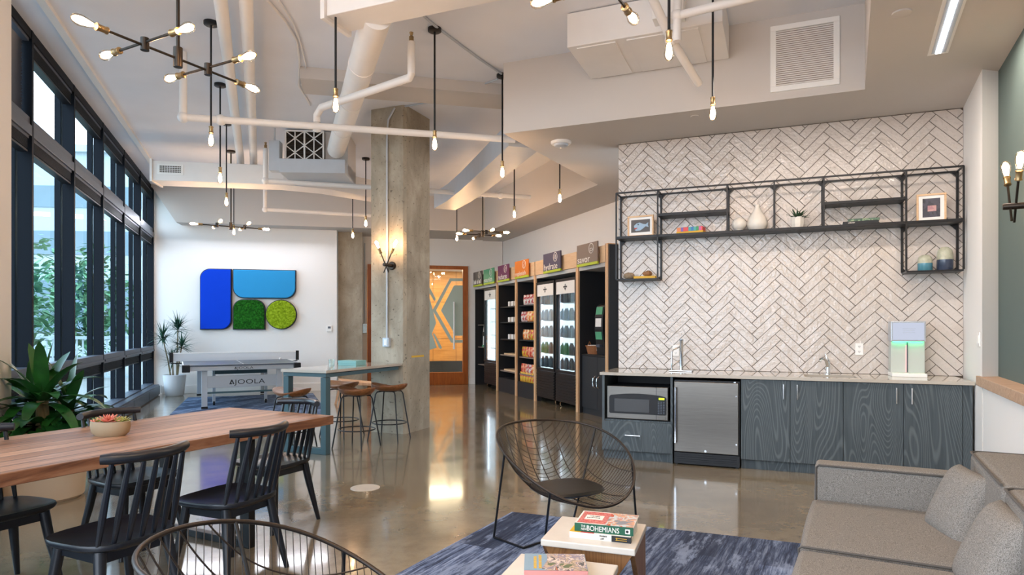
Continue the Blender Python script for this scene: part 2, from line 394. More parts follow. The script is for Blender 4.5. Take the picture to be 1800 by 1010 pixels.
# tiled partition, its return wall, pilaster and the low wall with the dark wall above
struct('wall_tile', MB().box(-1.697, 1.68, 7.425, 7.6, 0, SZ), M['grout'], RB)
r0 = un(1.664, 7.425, FB); r1 = un(1.56, 6.38, FB)
pil_r = ((1755-900)/F*5.36, 5.36); px, py = fr(*pil_r, FD)
back = un(2.1, 7.6, FB)
struct('wall_return', MB().prism([r0, r1, pil_r, (pil_r[0]+.6, pil_r[1]+.4), back], 0, SZ), M['wall'])
struct('wall_right', MB().box(px, px+.15, -2, py+.05, .98, SZ), M['dkwall'], RD)
struct('wall_low_right', MB().box(px-.12, px+.1, -2, py, 0, .9), M['wall'], RD)
struct('trim_1', MB().box(px-.15, px+.02, -2, py+.02, .9, .98), M['capwood'], RD, bev=.004)
# herringbone tiles, clipped to the wall
def clip(poly, x0, x1, z0, z1):
    for ax, lim, sg in ((0, x0, 1), (0, x1, -1), (1, z0, 1), (1, z1, -1)):
        out = []
        for i, p in enumerate(poly):
            q = poly[i-1]; ip = (p[ax]-lim)*sg >= 0; iq = (q[ax]-lim)*sg >= 0
            if ip != iq:
                t = (lim-q[ax])/(p[ax]-q[ax]); out.append((q[0]+(p[0]-q[0])*t, q[1]+(p[1]-q[1])*t))
            if ip: out.append(p)
        poly = out
    return poly
tw = .0822; g = .0025; tl = MB(); cs = sqrt(.5)
for k in range(-30, 60):
    for m in range(-8, 9):
        for hv in (0, 1):
            u0 = k+4*m; v0 = k-4*m
            rc = (u0, u0+4, v0, v0+1) if not hv else (u0, u0+1, v0+1, v0+5)
            c4 = [(rc[0]*tw+g, rc[2]*tw+g), (rc[1]*tw-g, rc[2]*tw+g), (rc[1]*tw-g, rc[3]*tw-g), (rc[0]*tw+g, rc[3]*tw-g)]
            pl = [((u-v)*cs+.276, (u+v)*cs+.905) for u, v in c4]
            if max(p[1] for p in pl) < .915 or min(p[1] for p in pl) > SZ: continue
            pl = clip(pl, -1.695, 1.662, .916, SZ-.008)
            if len(pl) < 3: continue
            area = abs(sum(pl[i-1][0]*p[1]-p[0]*pl[i-1][1] for i, p in enumerate(pl)))/2
            if area < 2e-4: continue
            cx = sum(p[0] for p in pl)/len(pl); cz = sum(p[1] for p in pl)/len(pl)
            tx, tz = random.uniform(-.008, .008), random.uniform(-.012, .012)
            ins = [(cx+(p[0]-cx)*(1-.0035/max(.03, abs(p[0]-cx)+abs(p[1]-cz))), cz+(p[1]-cz)*(1-.0035/max(.03, abs(p[0]-cx)+abs(p[1]-cz)))) for p in pl]
            f0 = [tl.v((p[0], 7.425, p[1])) for p in pl]; f1 = [tl.v((p[0], 7.4205, p[1])) for p in pl]
            f2 = [tl.v((p[0], 7.4175+(p[0]-cx)*tx+(p[1]-cz)*tz, p[1])) for p in ins]
            n = len(pl); tl.f(f2)
            for i in range(n):
                tl.f([f0[i], f0[(i+1) % n], f1[(i+1) % n], f1[i]]); tl.f([f1[i], f1[(i+1) % n], f2[(i+1) % n], f2[i]])
struct('wall_tile_cladding', tl, M['tile'], RB)
# windows: eight bays of the curtain wall, far bay first
qs = [15.18-1.515*k for k in range(9)]
for k in range(8):
    q1, q0 = qs[k], qs[k+1]
    w = thing('window_%d' % (k+1), None, None, (0, 0, 0), RA); w['kind'] = 'structure'
    obj('mullion', MB().box(-2.2, -2.08, q1-.055, q1, .2, CZ), M['frame'], w, bev=.003)
    obj('outer_fin', MB().box(-2.275, -2.215, q1-.07, q1+.01, .0, CZ+.3), M['frame'], w)
    obj('head', MB().box(-2.2, -2.085, q0, q1-.055, 4.18, CZ), M['frame'], w)
    tr = MB(); tr.box(-2.2, -2.08, q0, q1-.055, 3.24, 3.34); tr.box(-2.2, -2.095, q0, q1-.055, 3.34, 3.42)
    obj('transom', tr, M['frame_lt'], w, bev=.003)
    ra = MB(); ra.box(-2.2, -2.08, q0, q1-.055, .93, 1.0); ra.box(-2.2, -2.06, q0, q1-.055, .90, .93)
    obj('lower_rail', ra, M['frame_lt'], w, bev=.003)
    obj('sill', MB().box(-2.25, -2.08, q0, q1-.055, .17, .235), M['frame_lt'], w)
    for z0, z1 in ((3.42, 4.18), (1.0, 3.24), (.235, .90)):
        obj('pane', MB().sheet([[(-2.2, q0, z0), (-2.2, q1-.055, z0)], [(-2.2, q0, z1), (-2.2, q1-.055, z1)]]), M['glass'], w)
ORD = ['nearest the art wall', 'second from the art wall', 'third from the art wall', 'fourth from the art wall', 'fifth from the art wall', 'beside the white pier']
slat = MB()
for i in range(9): slat.box(-2.185, -2.105, .03, 1.43, -.03-.012*i-.004, -.03-.012*i)
slat.box(-2.185, -2.105, .03, 1.43, -.165, -.145)
proto = None
for nm, zt, what in (('window_blind', 4.18, 'under the window head'), ('window_blind', 3.24, 'under the upper transom'), ('window_blind', .90, 'under the lower rail')):
    for k in range(6):
        if k == 5 and zt > 4: continue
        q0 = qs[k+1]
        lab = 'mini blind bunched %s, bay %s' % (what, ORD[k])
        if proto is None:
            proto = thing('window_blind', lab, 'blind', (0, 0, 0), RA, 'raised window blinds')
            obj('headrail', MB().box(-2.19, -2.10, .02, 1.44, -.03, 0), M['frame_lt'], proto)
            obj('slat_stack', slat, M['black'], proto); o = proto
        else: o = dup(proto, label=lab)
        x, y = un(0, q0, FA); o.location = (x, y, zt)
q0 = qs[6]; x, y = un(0, q0, FA)
t = thing('window_blind', 'dark mini blind let down over the top pane beside the white pier', 'blind', (x, y, 4.18), RA)
obj('headrail', MB().box(-2.19, -2.10, .02, 1.44, -.03, 0), M['frame_lt'], t)
s = MB()
for i in range(24):
    z = -.05-.029*i; v = [s.v(p) for p in ((-2.172, .03, z-.011), (-2.148, .03, z+.011), (-2.148, 1.43, z+.011), (-2.172, 1.43, z-.011))]; s.f(v)
obj('slats', s, M['frame_lt'], t); obj('bottom_rail', MB().box(-2.18, -2.14, .03, 1.43, -.755, -.735), M['frame_lt'], t)
c = MB(); c.box(-2.08, -1.95, 2, 15.05, .02, .19); c.box(-2.08, -1.965, 2, 15.05, .19, .215); c.box(-2.08, -1.98, 2, 15.05, 0, .02)
for k in range(9): c.box(-1.95, -1.945, qs[k]-.02, qs[k], .02, .19)
struct('baseboard_left', c, M['frame_lt'], RA, bev=.004)
struct('wall_window_end', MB().box(-2.3, -2.06, 15.18, 15.75, 0, CZ), M['wall'], RA)
struct('trim_2', MB().box(-1.83, -1.76, 2, 14.4, CZ-.045, CZ), M['capwood'], RA)
SC_ = bpy.data.objects['trim_2']; SC_.data.materials.clear(); SC_.data.materials.append(M['mepwhite'])
# concrete columns
c = MB().prism([(-4.98, 7.26), (-4.49, 7.26), (-4.46, 7.30), (-4.46, 7.9), (-4.98, 7.9)], 0, CZ)
for z in (1.3, 2.62, 3.45): c.box(-4.981, -4.459, 7.259, 7.901, z, z+.006)
struct('column_near', c, M['concrete'], RB)
struct('column_far', MB().box(-.50, .03, 15.0, 15.5, 0, SZ+.1), M['concrete'], RC)
bx, by = (593-900)/F*7.26, 7.26
o = struct('ceiling_beam', MB().box(-.4, 5.5, 0, .5, CZ-.13, CZ), M['soffit']); o.location = (bx, by, 0); o.rotation_euler.z = RC
# door with wooden frame and graphic glass
d = thing('door_1', None, None, (0, 0, 0), RC); d['kind'] = 'structure'
f = MB(); f.box(.145, .27, 15.6, 15.72, 0, 2.87); f.box(2.41, 2.531, 15.6, 15.72, 0, 2.87); f.box(.27, 2.41, 15.6, 15.72, 2.79, 2.87); f.box(.27, 2.41, 15.6, 15.72, 0, .30); f.box(1.28, 1.36, 15.6, 15.72, .3, 2.79)
obj('door_frame', f, M['cherry'], d, bev=.004)
obj('glass_leaf', MB().box(.27, 2.41, 15.655, 15.665, .30, 2.79), M['clearglass'], d)
def dz(x, y):   # pixel on the door plane -> (across, height)
    dx = (x-900)/F; a = radians(FC); den = -dx*sin(a)+cos(a); tt = 15.65/den; return (dx*tt*cos(a)+tt*sin(a), H+(575-y)/F*tt)
def door_px(a, b): return dz(730+a*.2474, 440+b*.2475)
fr1 = [[(338, 198), (245, 198), (122, 425), (255, 655), (340, 655), (340, 634), (268, 634), (148, 425), (256, 218), (338, 218)], [(338, 248), (275, 248), (182, 425), (266, 570), (275, 605), (338, 605)],
       [(62, 264), (104, 264), (146, 345), (137, 362), (92, 290), (62, 290)], [(125, 590), (138, 590), (190, 690), (180, 700), (168, 690)], [(62, 330), (100, 330), (148, 515), (118, 590), (152, 690), (92, 708), (62, 708)]]
for pl in fr1:
    obj('frosted_graphic', MB().prism([door_px(*p) for p in pl], 15.648, 15.652, 'y'), M['frost'], d)
a0, z0 = door_px(272, 700); a1, z1 = door_px(268, 365)
hb = MB(); hb.tube([(a0, 15.56, z0), (a0, 15.56, z1)], .022, 10); hb.tube([(a0, 15.56, z0+.1), (a0, 15.66, z0+.1)], .01); hb.tube([(a0, 15.56, z1-.1), (a0, 15.66, z1-.1)], .01)
obj('door_handle', hb, M['white'], d, smooth=True)
# lobby behind the glass
struct('wall_lobby', MB().box(-1.5, 6, 18.6, 18.7, .42, 3.3), M['lobby'], RC)
struct('baseboard_lobby', MB().box(-1.5, 6, 18.55, 18.62, 0, .42), M['blackmatte'], RC)
struct('ceiling_lobby', MB().box(-1.5, 6, 15.8, 18.7, 3.0, 3.1), M['soffit'], RC)
struct('wall_lobby_side', MB().box(-1.6, -1.5, 15.8, 18.7, 0, 3.1), M['wall'], RC)

# ------------------------------------------------------------------ outside the windows
struct('ground_outside', MB().box(-60, -2.34, -10, 70, -.35, -.15), M['terrace'], RA)
b = thing('office_building', 'pale banded office building seen through the windows', 'building', (-24, 33, -.1), radians(6))
wl = MB(); wl.box(-16, 13, 0, 8, 0, 10.6); obj('wall', wl, M['facade_w'], b)
for z0, z1 in ((1.2, 3.9), (5.2, 6.4), (7.6, 8.7)):
    obj('window_band', MB().box(-16, 13, -.06, .0, z0, z1), M['facade_d'], b)
obj('roof_edge', MB().box(-16.3, 13.3, -.35, 8, 10.4, 10.75), M['facade_w'], b)
def tree(x, y, h, r, lab):
    t = thing('tree', lab, 'tree', (x, y, -.15), 0, 'trees outside the windows')
    obj('trunk', MB().tube([(0, 0, 0), (.05, .02, h*.4), (0, .05, h*.8)], [.12, .09, .04]), M['bark'], t, smooth=True)
    f = MB()
    for i in range(900):
        u = random.gauss(0, 1), random.gauss(0, 1), random.gauss(0, 1); n = sqrt(sum(c*c for c in u))+1e-6; k = r*random.random()**.4
        p = (u[0]/n*k, u[1]/n*k, h*.58+u[2]/n*k*h*.45/r); f.leaf(p, (random.uniform(-1, 1), random.uniform(-1, 1), random.uniform(-.6, .5)), .34, .2, .2, 2, .1)
    obj('foliage', f, M['tree'], t)
tree(-15.6, 20.5, 4.6, 1.9, 'bushy green tree outside the sixth and fifth window bays')
tree(-12.4, 19.2, 3.9, 1.1, 'slim green tree outside the fourth window bay')
tree(-11.0, 13.6, 3.2, 1.1, 'green tree outside the bay beside the white pier')
t = thing('terrace_railing', 'white railing with thin balusters outside the windows', 'railing', (-13.2, 17, -.15), radians(6))
obj('top_rail', MB().box(-6, 6, -.05, .05, 1.22, 1.3), M['facade_w'], t); obj('bottom_rail', MB().box(-6, 6, -.03, .03, .2, .26), M['facade_w'], t)
bal = MB()
for i in range(80): bal.box(-5.98+i*.15, -5.95+i*.15, -.015, .015, .26, 1.22)
obj('balusters', bal, M['facade_w'], t)['kind'] = 'stuff'
# ================================================================== CEILING SERVICES
def along(name, lab, cat, m, p0, p1, r, n=14):
    o = obj(name, MB().tube([p0, p1], r, n), m, smooth=True); return tag(o, lab, cat)
# spiral duct and the box plenum it leaves
t = thing('round_duct', 'fat white round duct running under the ceiling from the box plenum', 'duct', (0, 0, 0))
pa = Vector((-1.10, 5.28, 3.93)); pb = Vector((-2.52, 9.3, 3.93))
pts = [pa+(pb-pa)*(i/8) for i in range(9)]
obj('duct_body', MB().tube(pts, .125, 20), M['mepwhite'], t, smooth=True)
for i in (2, 4, 6): obj('seam_band', MB().tube([pts[i]-(pb-pa)*.004, pts[i]+(pb-pa)*.004], .131, 20), M['mepwhite'], t, smooth=True)
t = thing('plenum_box', 'white rectangular plenum box hanging at the top of the view', 'duct', (0, 0, 0), RB)
obj('casing', MB().box(-3.3, -1.7, 4.2, 4.5, 3.85, 4.25), M['mepwhite'], t, bev=.006)
obj('end_flange', MB().box(-3.34, -3.3, 4.17, 4.53, 3.82, 4.26), M['mepwhite'], t, bev=.004)
# fan coil with the filter grille, in front of the far soffit
t = thing('fan_coil_unit', 'boxy white fan coil unit with a crossed filter grille', 'ventilation unit', (-2.86, 9.3, 0), RC*.3)
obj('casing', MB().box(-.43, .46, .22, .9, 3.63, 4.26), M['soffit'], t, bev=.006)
obj('lower_tray', MB().box(-.47, .46, 0, .9, 3.60, 3.80), M['mepgrey'], t, bev=.006)
fg = MB(); fg.box(-.42, .13, .18, .22, 3.82, 4.24)
for i in range(20): fg.box(-.40, .11, .165, .18, 3.835+i*.02, 3.842+i*.02)
obj('filter', fg, M['bronze'], t)
gr = MB()
for xx in (-.42, -.15, .12): gr.bar((xx, .15, 3.82), (xx, .15, 4.24), .022)
for zz in (3.82, 4.24): gr.bar((-.42, .15, zz), (.12, .15, zz), .022)
for x0 in (-.42, -.15):
    for s in (0, 1):
        gr.bar((x0, .148, 3.82+s*.42), (x0+.27, .148, 4.03+(.0)), .014) if False else None
    gr.bar((x0+.135, .15, 3.82), (x0+.135, .15, 4.24), .014)
gr.bar((-.42, .15, 4.24), (.12, .15, 3.82), .014); gr.bar((-.42, .15, 3.82), (.12, .15, 4.24), .014)
gr.bar((-.42, .15, 4.03), (-.15, .15, 4.24), .014); gr.bar((-.42, .15, 4.03), (-.15, .15, 3.82), .014)
gr.bar((.12, .15, 4.03), (-.15, .15, 4.24), .014); gr.bar((.12, .15, 4.03), (-.15, .15, 3.82), .014)
obj('grille', gr, M['white'], t)
jb = obj('junction_box', MB().box(-.62, -.47, .02, .18, 3.63, 4.06), M['mepgrey'], t, bev=.005)
obj('conduit', MB().tube([(-.56, .1, 4.06), (-.56, .1, 4.26)], .012), M['mepgrey'], jb)
# long flat duct in front of the far soffit
t = thing('flat_duct', 'long flat white duct with a vent grille in front of the art wall soffit', 'duct', (-5.46, 9.85, 0), RC*.75)
obj('duct_body', MB().prism([(0, 0), (1.9, 0), (2.6, .25), (3.4, .9), (3.2, 1.2), (2.4, .62), (1.8, .42), (0, .42)], 3.62, 3.92), M['mepwhite'], t, bev=.006)
obj('end_flange', MB().box(-.03, 0, -.03, .45, 3.60, 3.94), M['mepwhite'], t)
vg = MB(); vg.box(.07, .44, -.012, 0, 3.71, 3.87)
v1 = obj('vent_frame', vg, M['white'], t)
vs = MB(); vs.box(.10, .41, -.014, -.012, 3.735, 3.85)
obj('vent_opening', vs, M['bronze'], v1)
vb = MB()
for i in range(14): vb.box(.10+i*.0235, .106+i*.0235, -.02, -.012, 3.735, 3.85)
for i in range(5): vb.box(.10, .41, -.019, -.012, 3.735+i*.027, 3.741+i*.027)
obj('vent_blades', vb, M['white'], v1)
# branch duct by the vending side
ctr = [(.15, 7.7), (-.28, 9.1), (-.62, 10.2), (-.9, 11.0), (-1.22, 11.75)]
def duct_strip(c, w, z0, z1):
    m = MB(); rows = []
    for i, p in enumerate(c):
        a, b = Vector(c[max(i-1, 0)]), Vector(c[min(i+1, len(c)-1)]); d = (b-a).normalized(); n = Vector((d.y, -d.x))*w/2; p = Vector(p)
        rows.append([(p.x-n.x, p.y-n.y, z0), (p.x+n.x, p.y+n.y, z0), (p.x+n.x, p.y+n.y, z1), (p.x-n.x, p.y-n.y, z1)])
    g = [[m.v(q) for q in r] for r in rows]
    for a, b in zip(g, g[1:]):
        for k in range(4): m.f([a[k], a[(k+1) % 4], b[(k+1) % 4], b[k]])
    m.f(g[0]); m.f(g[-1]); return m
t = thing('branch_duct', 'bending rectangular duct with two small vents right of the concrete column', 'duct', (0, 0, 0))
obj('duct_body', duct_strip(ctr, .40, 3.52, 3.80), M['mepgrey'], t)
for (cx, cy), ang in (((-.27, 8.55), -17), ((-1.16, 11.25), -22)):
    vx = MB().at(cx, cy, 3.66, radians(90+(-ang)-0)); vx.box(-.11, .11, -.012, .012, -.08, .08)
    f = obj('vent_frame', vx, M['white'], t)
    vx = MB().at(cx, cy, 3.66, radians(90-ang)); 
    for i in range(6): vx.box(-.085, .085, -.016, .016, -.06+i*.022, -.05+i*.022)
    obj('vent_blades', vx, M['mepgrey'], f)
# air handler over the lounge
t = thing('air_handler', 'white air handler box hung above the kitchenette bulkhead', 'ventilation unit', (0, 0, 0), RB)
obj('casing', MB().box(-1.78, -.42, 5.70, 6.52, 3.95, 4.26), M['mepwhite'], t, bev=.005)
obj('access_panel', MB().box(-1.70, -1.34, 5.74, 6.5, 3.94, 3.95), M['mepwhite'], t, bev=.002)
obj('access_panel', MB().box(-1.24, -.62, 5.74, 6.5, 3.94, 3.95), M['mepwhite'], t, bev=.002)
obj('control_box', MB().box(-.98, -.72, 5.55, 5.70, 4.0, 4.26), M['white'], t, bev=.004)
# pipes
def pipe(lab, runs, name='sprinkler_pipe', r=.038, heads=(), flanges=()):
    t = thing(name, lab, 'pipe', (0, 0, 0))
    for rr in runs: obj('pipe_run', MB().tube(rr, r, 12), M['mepwhite'], t, smooth=True)
    for h in heads:
        hb = obj('sprinkler_head', MB().at(*h).lathe([(.012, 0), (.022, .01), (.022, .05), (.012, .06), (.02, .09), (0, .09)], 10), M['brass'], t, smooth=True)
    for h in flanges:
        obj('fitting', MB().at(*h).ball((0, 0, 0), r*1.5, 8), M['mepwhite'], t, smooth=True)
    return t
def at(x, z, Y): return ((x-900)/F*Y, Y, z)
A0, A1 = at(322, 3.57, 6.75), at(905, 3.57, 7.56)
e1 = at(557, 3.62, 7.08); e2 = at(720, 3.75, 6.15); e2 = (e2[0], e2[1], 3.62)
pipe('long white sprinkler pipe crossing in front of the concrete column top', [[A0, A1], [A0, (A0[0], A0[1], 4.25)], [e1, (e1[0], e1[1], 3.70), (e1[0]+.08, e1[1]-.1, 3.75), (e2[0], e2[1], 3.75), (e2[0]+.02, e2[1]-.02, 3.78), (e2[0]+.02, e2[1]-.02, 4.08)]],
     heads=[(e2[0]+.02, e2[1]-.02, 4.08)], flanges=[A0, (e1[0], e1[1], 3.57), at(388, 3.57, 6.84)])
B0, B1 = at(467, 3.57, 9.67), at(932, 3.57, 10.9)
pipe('white sprinkler pipe running past the branch duct to the vending bulkhead', [[B0, B1], [B0, (B0[0], B0[1], 4.05)]], heads=[(B0[0], B0[1], 4.05)], flanges=[B0, at(880, 3.57, 10.75)])
C0, C1 = at(466, 3.57, 12.05), at(668, 3.57, 12.75)
pipe('short white pipe low in front of the far soffit', [[C0, C1], [C0, (C0[0], C0[1], 4.25)]], flanges=[C0], r=.035)
E0, E1 = at(1172, 4.03, 5.15), at(1475, 4.03, 4.55)
pp = pipe('white pipe passing in front of the bulkhead grille', [[at(1190, 3.93, 5.3), at(1450, 3.93, 4.75), at(1478, 3.93, 4.70)], [at(1190, 3.93, 5.3), at(1192, 4.25, 5.3)], [at(1190, 3.93, 5.3), at(1190, 3.72, 5.3)]], flanges=[at(1190, 3.93, 5.3)], r=.034)
pipe('white pipe slanting down to the bulkhead beside the air handler', [[at(1128, 4.1, 5.0), at(1180, 3.78, 5.4), at(1228, 3.62, 5.95)]], flanges=[at(1180, 3.78, 5.4)], r=.036)
def axy(p, q): return un(p, q, FA)
for i, (x0, lab) in enumerate(((387, 'left one of two parallel white conduits under the ceiling'), (432, 'right one of two parallel white conduits under the ceiling'))):
    y0 = 5.3; X0 = (x0-900)/F*y0; p, q = fr(X0, y0, FA)
    a = axy(p, 2.5); b = axy(p, 11.15); c = axy(p, 11.3)
    t = thing('ceiling_conduit', lab, 'conduit', (0, 0, 0), 0)
    obj('pipe_run', MB().tube([(*a, 4.08), (*b, 4.08), (*c, 4.03), (*c, 3.92)], .056, 14), M['mepwhite'], t, smooth=True)
    for qq in (5, 8, 10.5): h = axy(p, qq); obj('hanger', MB().tube([(*h, 4.08), (*h, 4.27)], .006, 6), M['mepgrey'], t)
# exposed cables on the ceiling slab
def cab(pts, r, lab, m=M['mepwhite']):
    o = obj('ceiling_cable', MB().tube(pts, r, 6), m, smooth=True); return tag(o, lab, 'cable')
def cz(x, y, z=4.255): X, Y = U(x, y, z); return (X, Y, z)
cab([cz(470, 0), cz(500, 35), cz(522, 72), cz(526, 110), cz(525, 150), cz(545, 185)], .012, 'white cable looping over the ceiling beside the plenum box')
cab([cz(490, 0), cz(515, 40), cz(528, 75), cz(538, 115), cz(530, 150)], .008, 'thin white cable running beside the looping cable')
cab([cz(745, 28), cz(764, 45), cz(800, 72), cz(840, 102), cz(882, 130)], .012, 'grey conduit linking the two middle pendants on the ceiling', M['mepgrey'])
cab([cz(875, 139), cz(850, 148), cz(828, 166), cz(780, 176), cz(700, 189)], .010, 'thin conduit from the right pendant back to the column top', M['mepgrey'])
# bulkhead grille, linear light, discs
t = thing('return_grille', 'square white louvred grille on the bulkhead above the kitchenette', 'vent', (0, 0, 0), RB)
f = MB(); f.box(-.055, .526, 6.515, 6.53, 3.575, 3.625); f.box(-.055, .526, 6.515, 6.53, 4.14, 4.19); f.box(-.055, -.005, 6.515, 6.53, 3.625, 4.14); f.box(.476, .526, 6.515, 6.53, 3.625, 4.14)
obj('frame', f, M['white'], t, bev=.003); obj('backing', MB().box(-.005, .476, 6.527, 6.53, 3.625, 4.14), M['taupe'], t)
l = MB()
for i in range(27): l.at(0, 6.522, 3.635+i*.019, 0, radians(-35)).box(-.005, .476, -.007, .007, -.001, .001)
obj('louvre', l, M['white'], t)
ld = atan2(5.02-4.19, 3.295-2.86)-pi/2
t = thing('linear_light', 'long recessed linear light in the lower ceiling at the right', 'ceiling light', (3.295, 5.02, SZ), ld)
obj('trim_frame', MB().box(-.068, .068, -3.2, 0, -.004, .0), M['white'], t); obj('lens', MB().box(-.045, .05, -3.17, -.03, -.006, -.004), M['mepgrey'], t); obj('diffuser', MB().box(-.018, .018, -3.17, -.03, -.010, -.006), M['lightbar'], t)
t = tag(obj('ceiling_speaker', MB().at(2.62, 4.36, SZ-.012).lathe([(.06, .012), (.06, .002), (.05, 0), (0, 0)], 28), M['soffit'], smooth=True), 'flat round white disc in the lower ceiling beside the linear light', 'speaker')
t = tag(obj('sprinkler_cover', MB().at((1222-900)/F*6.5, 6.5, SZ-.006).lathe([(.045, .006), (.04, 0), (0, 0)], 24), M['soffit'], smooth=True), 'small round sprinkler cover in the ceiling above the tiled wall', 'sprinkler cover')
t = thing('smoke_detector', 'round white detector on the lower ceiling near the bulkhead corner', 'detector', (.56, 7.4, SZ), 0)
obj('base', MB().lathe([(.118, 0), (.118, -.015), (.105, -.03), (0, -.03)], 28), M['white'], t, smooth=True)
obj('dome', MB().lathe([(.085, -.03), (.075, -.05), (.04, -.064), (0, -.066)], 28), M['mepgrey'], t, smooth=True)

# ================================================================== LIGHTS ON RODS
def bulb_at(par, Mx):
    s = MB(); s.M = Mx; s.lathe([(.013, 0), (.021, .004), (.021, .012), (.018, .016), (.019, .055), (.022, .058), (.022, .066), (0, .066)], 14)
    obj('socket', s, M['brass'], par, smooth=True)
    s = MB(); s.M = Mx; s.lathe([(.014, .062), (.016, .078), (.026, .115), (.032, .145), (.029, .172), (.018, .188), (0, .194)], 18)
    b = obj('bulb', s, M['bulb'], par, smooth=True)
    s = MB(); s.M = Mx; s.lathe([(0, .078), (.010, .082), (.017, .115), (.021, .145), (.017, .168), (0, .178)], 10)
    obj('filament', s, M['fil'], b, smooth=True)
DOWN = Matrix.Rotation(pi, 4, 'X')
pen = thing('pendant_light', '', 'pendant', (0, 0, CZ), 0, 'bare bulb pendants on black rods')
obj('canopy', MB().lathe([(.066, 0), (.066, -.028), (.058, -.034), (0, -.034)], 24), M['black'], pen, smooth=True)
obj('rod', MB().tube([(0, 0, -.03), (0, 0, -.99)], .0095, 8), M['black'], pen, smooth=True)
bulb_at(pen, Matrix.Translation((0, 0, -.985)) @ DOWN)
PL = [(371, 245, 'nearest in the row by the windows, right of the near chandelier'), (387, 312, 'second in the row by the windows'), (398, 354, 'third in the row by the windows'), (411, 407, 'farthest in the row by the windows, behind the far chandelier'),
      (590, 183, 'in front of the round duct'), (764, 252, 'just right of the concrete column'), (883, 302, 'in front of the bulkhead corner'), (643, 392, 'behind the concrete column, right of its pair'), (620, 413, 'behind the concrete column, left of its pair'),
      (803, 418, 'over the glass door'), (904, 376, 'hanging over the vending fridges, left one'), (984, 348, 'hanging against the white recess above the vending units'), (1176, 88, 'in front of the air handler'), (1253, 197, 'in front of the kitchenette bulkhead')]
for i, (x, yb, where) in enumerate(PL):
    Y = 2023/(575-yb); lab = 'bare bulb pendant '+where; o = pen if i == 0 else dup(pen); o.location = ((x-900)/F*Y, Y, CZ); o['label'] = lab
def Mdir(p, d):
    d = Vector(d).normalized(); return Matrix.Translation(p) @ d.to_track_quat('Z', 'Y').to_matrix().to_4x4()
CH = 3.04
ch = thing('chandelier', '', 'chandelier', (0, 0, CH), 0, 'six bulb bar chandeliers')
obj('canopy', MB().lathe([(.068, CZ-CH), (.068, CZ-CH-.028), (.058, CZ-CH-.034), (0, CZ-CH-.034)], 24), M['bronze'], ch, smooth=True)
obj('rod', MB().tube([(0, 0, .05), (0, 0, CZ-CH-.03)], .011, 8), M['bronze'], ch, smooth=True)
obj('hub', MB().lathe([(.026, -.06), (.027, -.055), (.027, .06), (.014, .065), (0, .065)], 16), M['bronze'], ch, smooth=True)
for sg in (-1, 1):
    obj('hub', MB().at(0, sg*.21, 0).lathe([(.024, -.036), (.024, .036), (0, .036)], 16), M['bronze'], ch, smooth=True)
    obj('arm', MB().tube([(-.24, sg*.21, .012), (.24, sg*.21, .012)], .008, 8), M['bronze'], ch, smooth=True)
    for s2 in (-1, 1): bulb_at(ch, Mdir((s2*.24, sg*.21, .012), (s2, 0, 0)))
    bulb_at(ch, Mdir((0, sg*.42, -.008), (0, sg, 0)))
obj('main_bar', MB().tube([(0, -.42, -.008), (0, .42, -.008)], .008, 8), M['bronze'], ch, smooth=True)
c2x, c2y = un(-.47, 11.55, FA); c3x, c3y = un(3.65, 10.9, FA)
for i, (x, y, rz, lab) in enumerate(((-2.05, 3.98, -28, 'dark bronze bar chandelier hanging over the reclaimed wood table'), (c2x, c2y, -58, 'bar chandelier hanging in front of the art wall'),
                                     (c3x, c3y, 20, 'bar chandelier hanging near the glass door and vending units'), (.38, 2.96, -28, 'bar chandelier cut by the top of the view above the wire chair'))):
    o = ch if i == 0 else dup(ch); o.location = (x, y, CH); o.rotation_euler = (0, 0, radians(rz)); o['label'] = lab
# wall sconces
def sconce(name, lab, loc, rz):
    t = thing(name, lab, 'wall lamp', loc, rz)     # local -y points away from the wall
    obj('backplate', MB().at(0, 0, 0, 0, pi/2).lathe([(.055, 0), (.055, .02), (.048, .028), (0, .028)], 24), M['bronze'], t, smooth=True)
    obj('stem', MB().at(0, 0, 0, 0, pi/2).lathe([(.022, .02), (.022, .2), (.018, .205), (0, .205)], 16), M['bronze'], t, smooth=True)
    for sg, yy in ((-1, -.165), (1, -.135)):
        d = Vector((sg*.42, 0, .9)).normalized(); o = Vector((0, yy, 0))
        obj('arm', MB().tube([o-d*.11, o+d*.17], .0075, 8), M['bronze'], t, smooth=True); bulb_at(t, Mdir(o+d*.165, d))
X, Y = un(-4.65, 7.26, FB); sconce('wall_sconce', 'crossed two bulb wall lamp on the concrete column', (X, Y, H+(575-467)/F*Y), RB)
X, Y = un(px, 5.26, FD); sconce('wall_sconce', 'crossed two bulb wall lamp on the dark right hand wall', (X, Y, H+(575-363)/F*4.25), RD-pi/2)
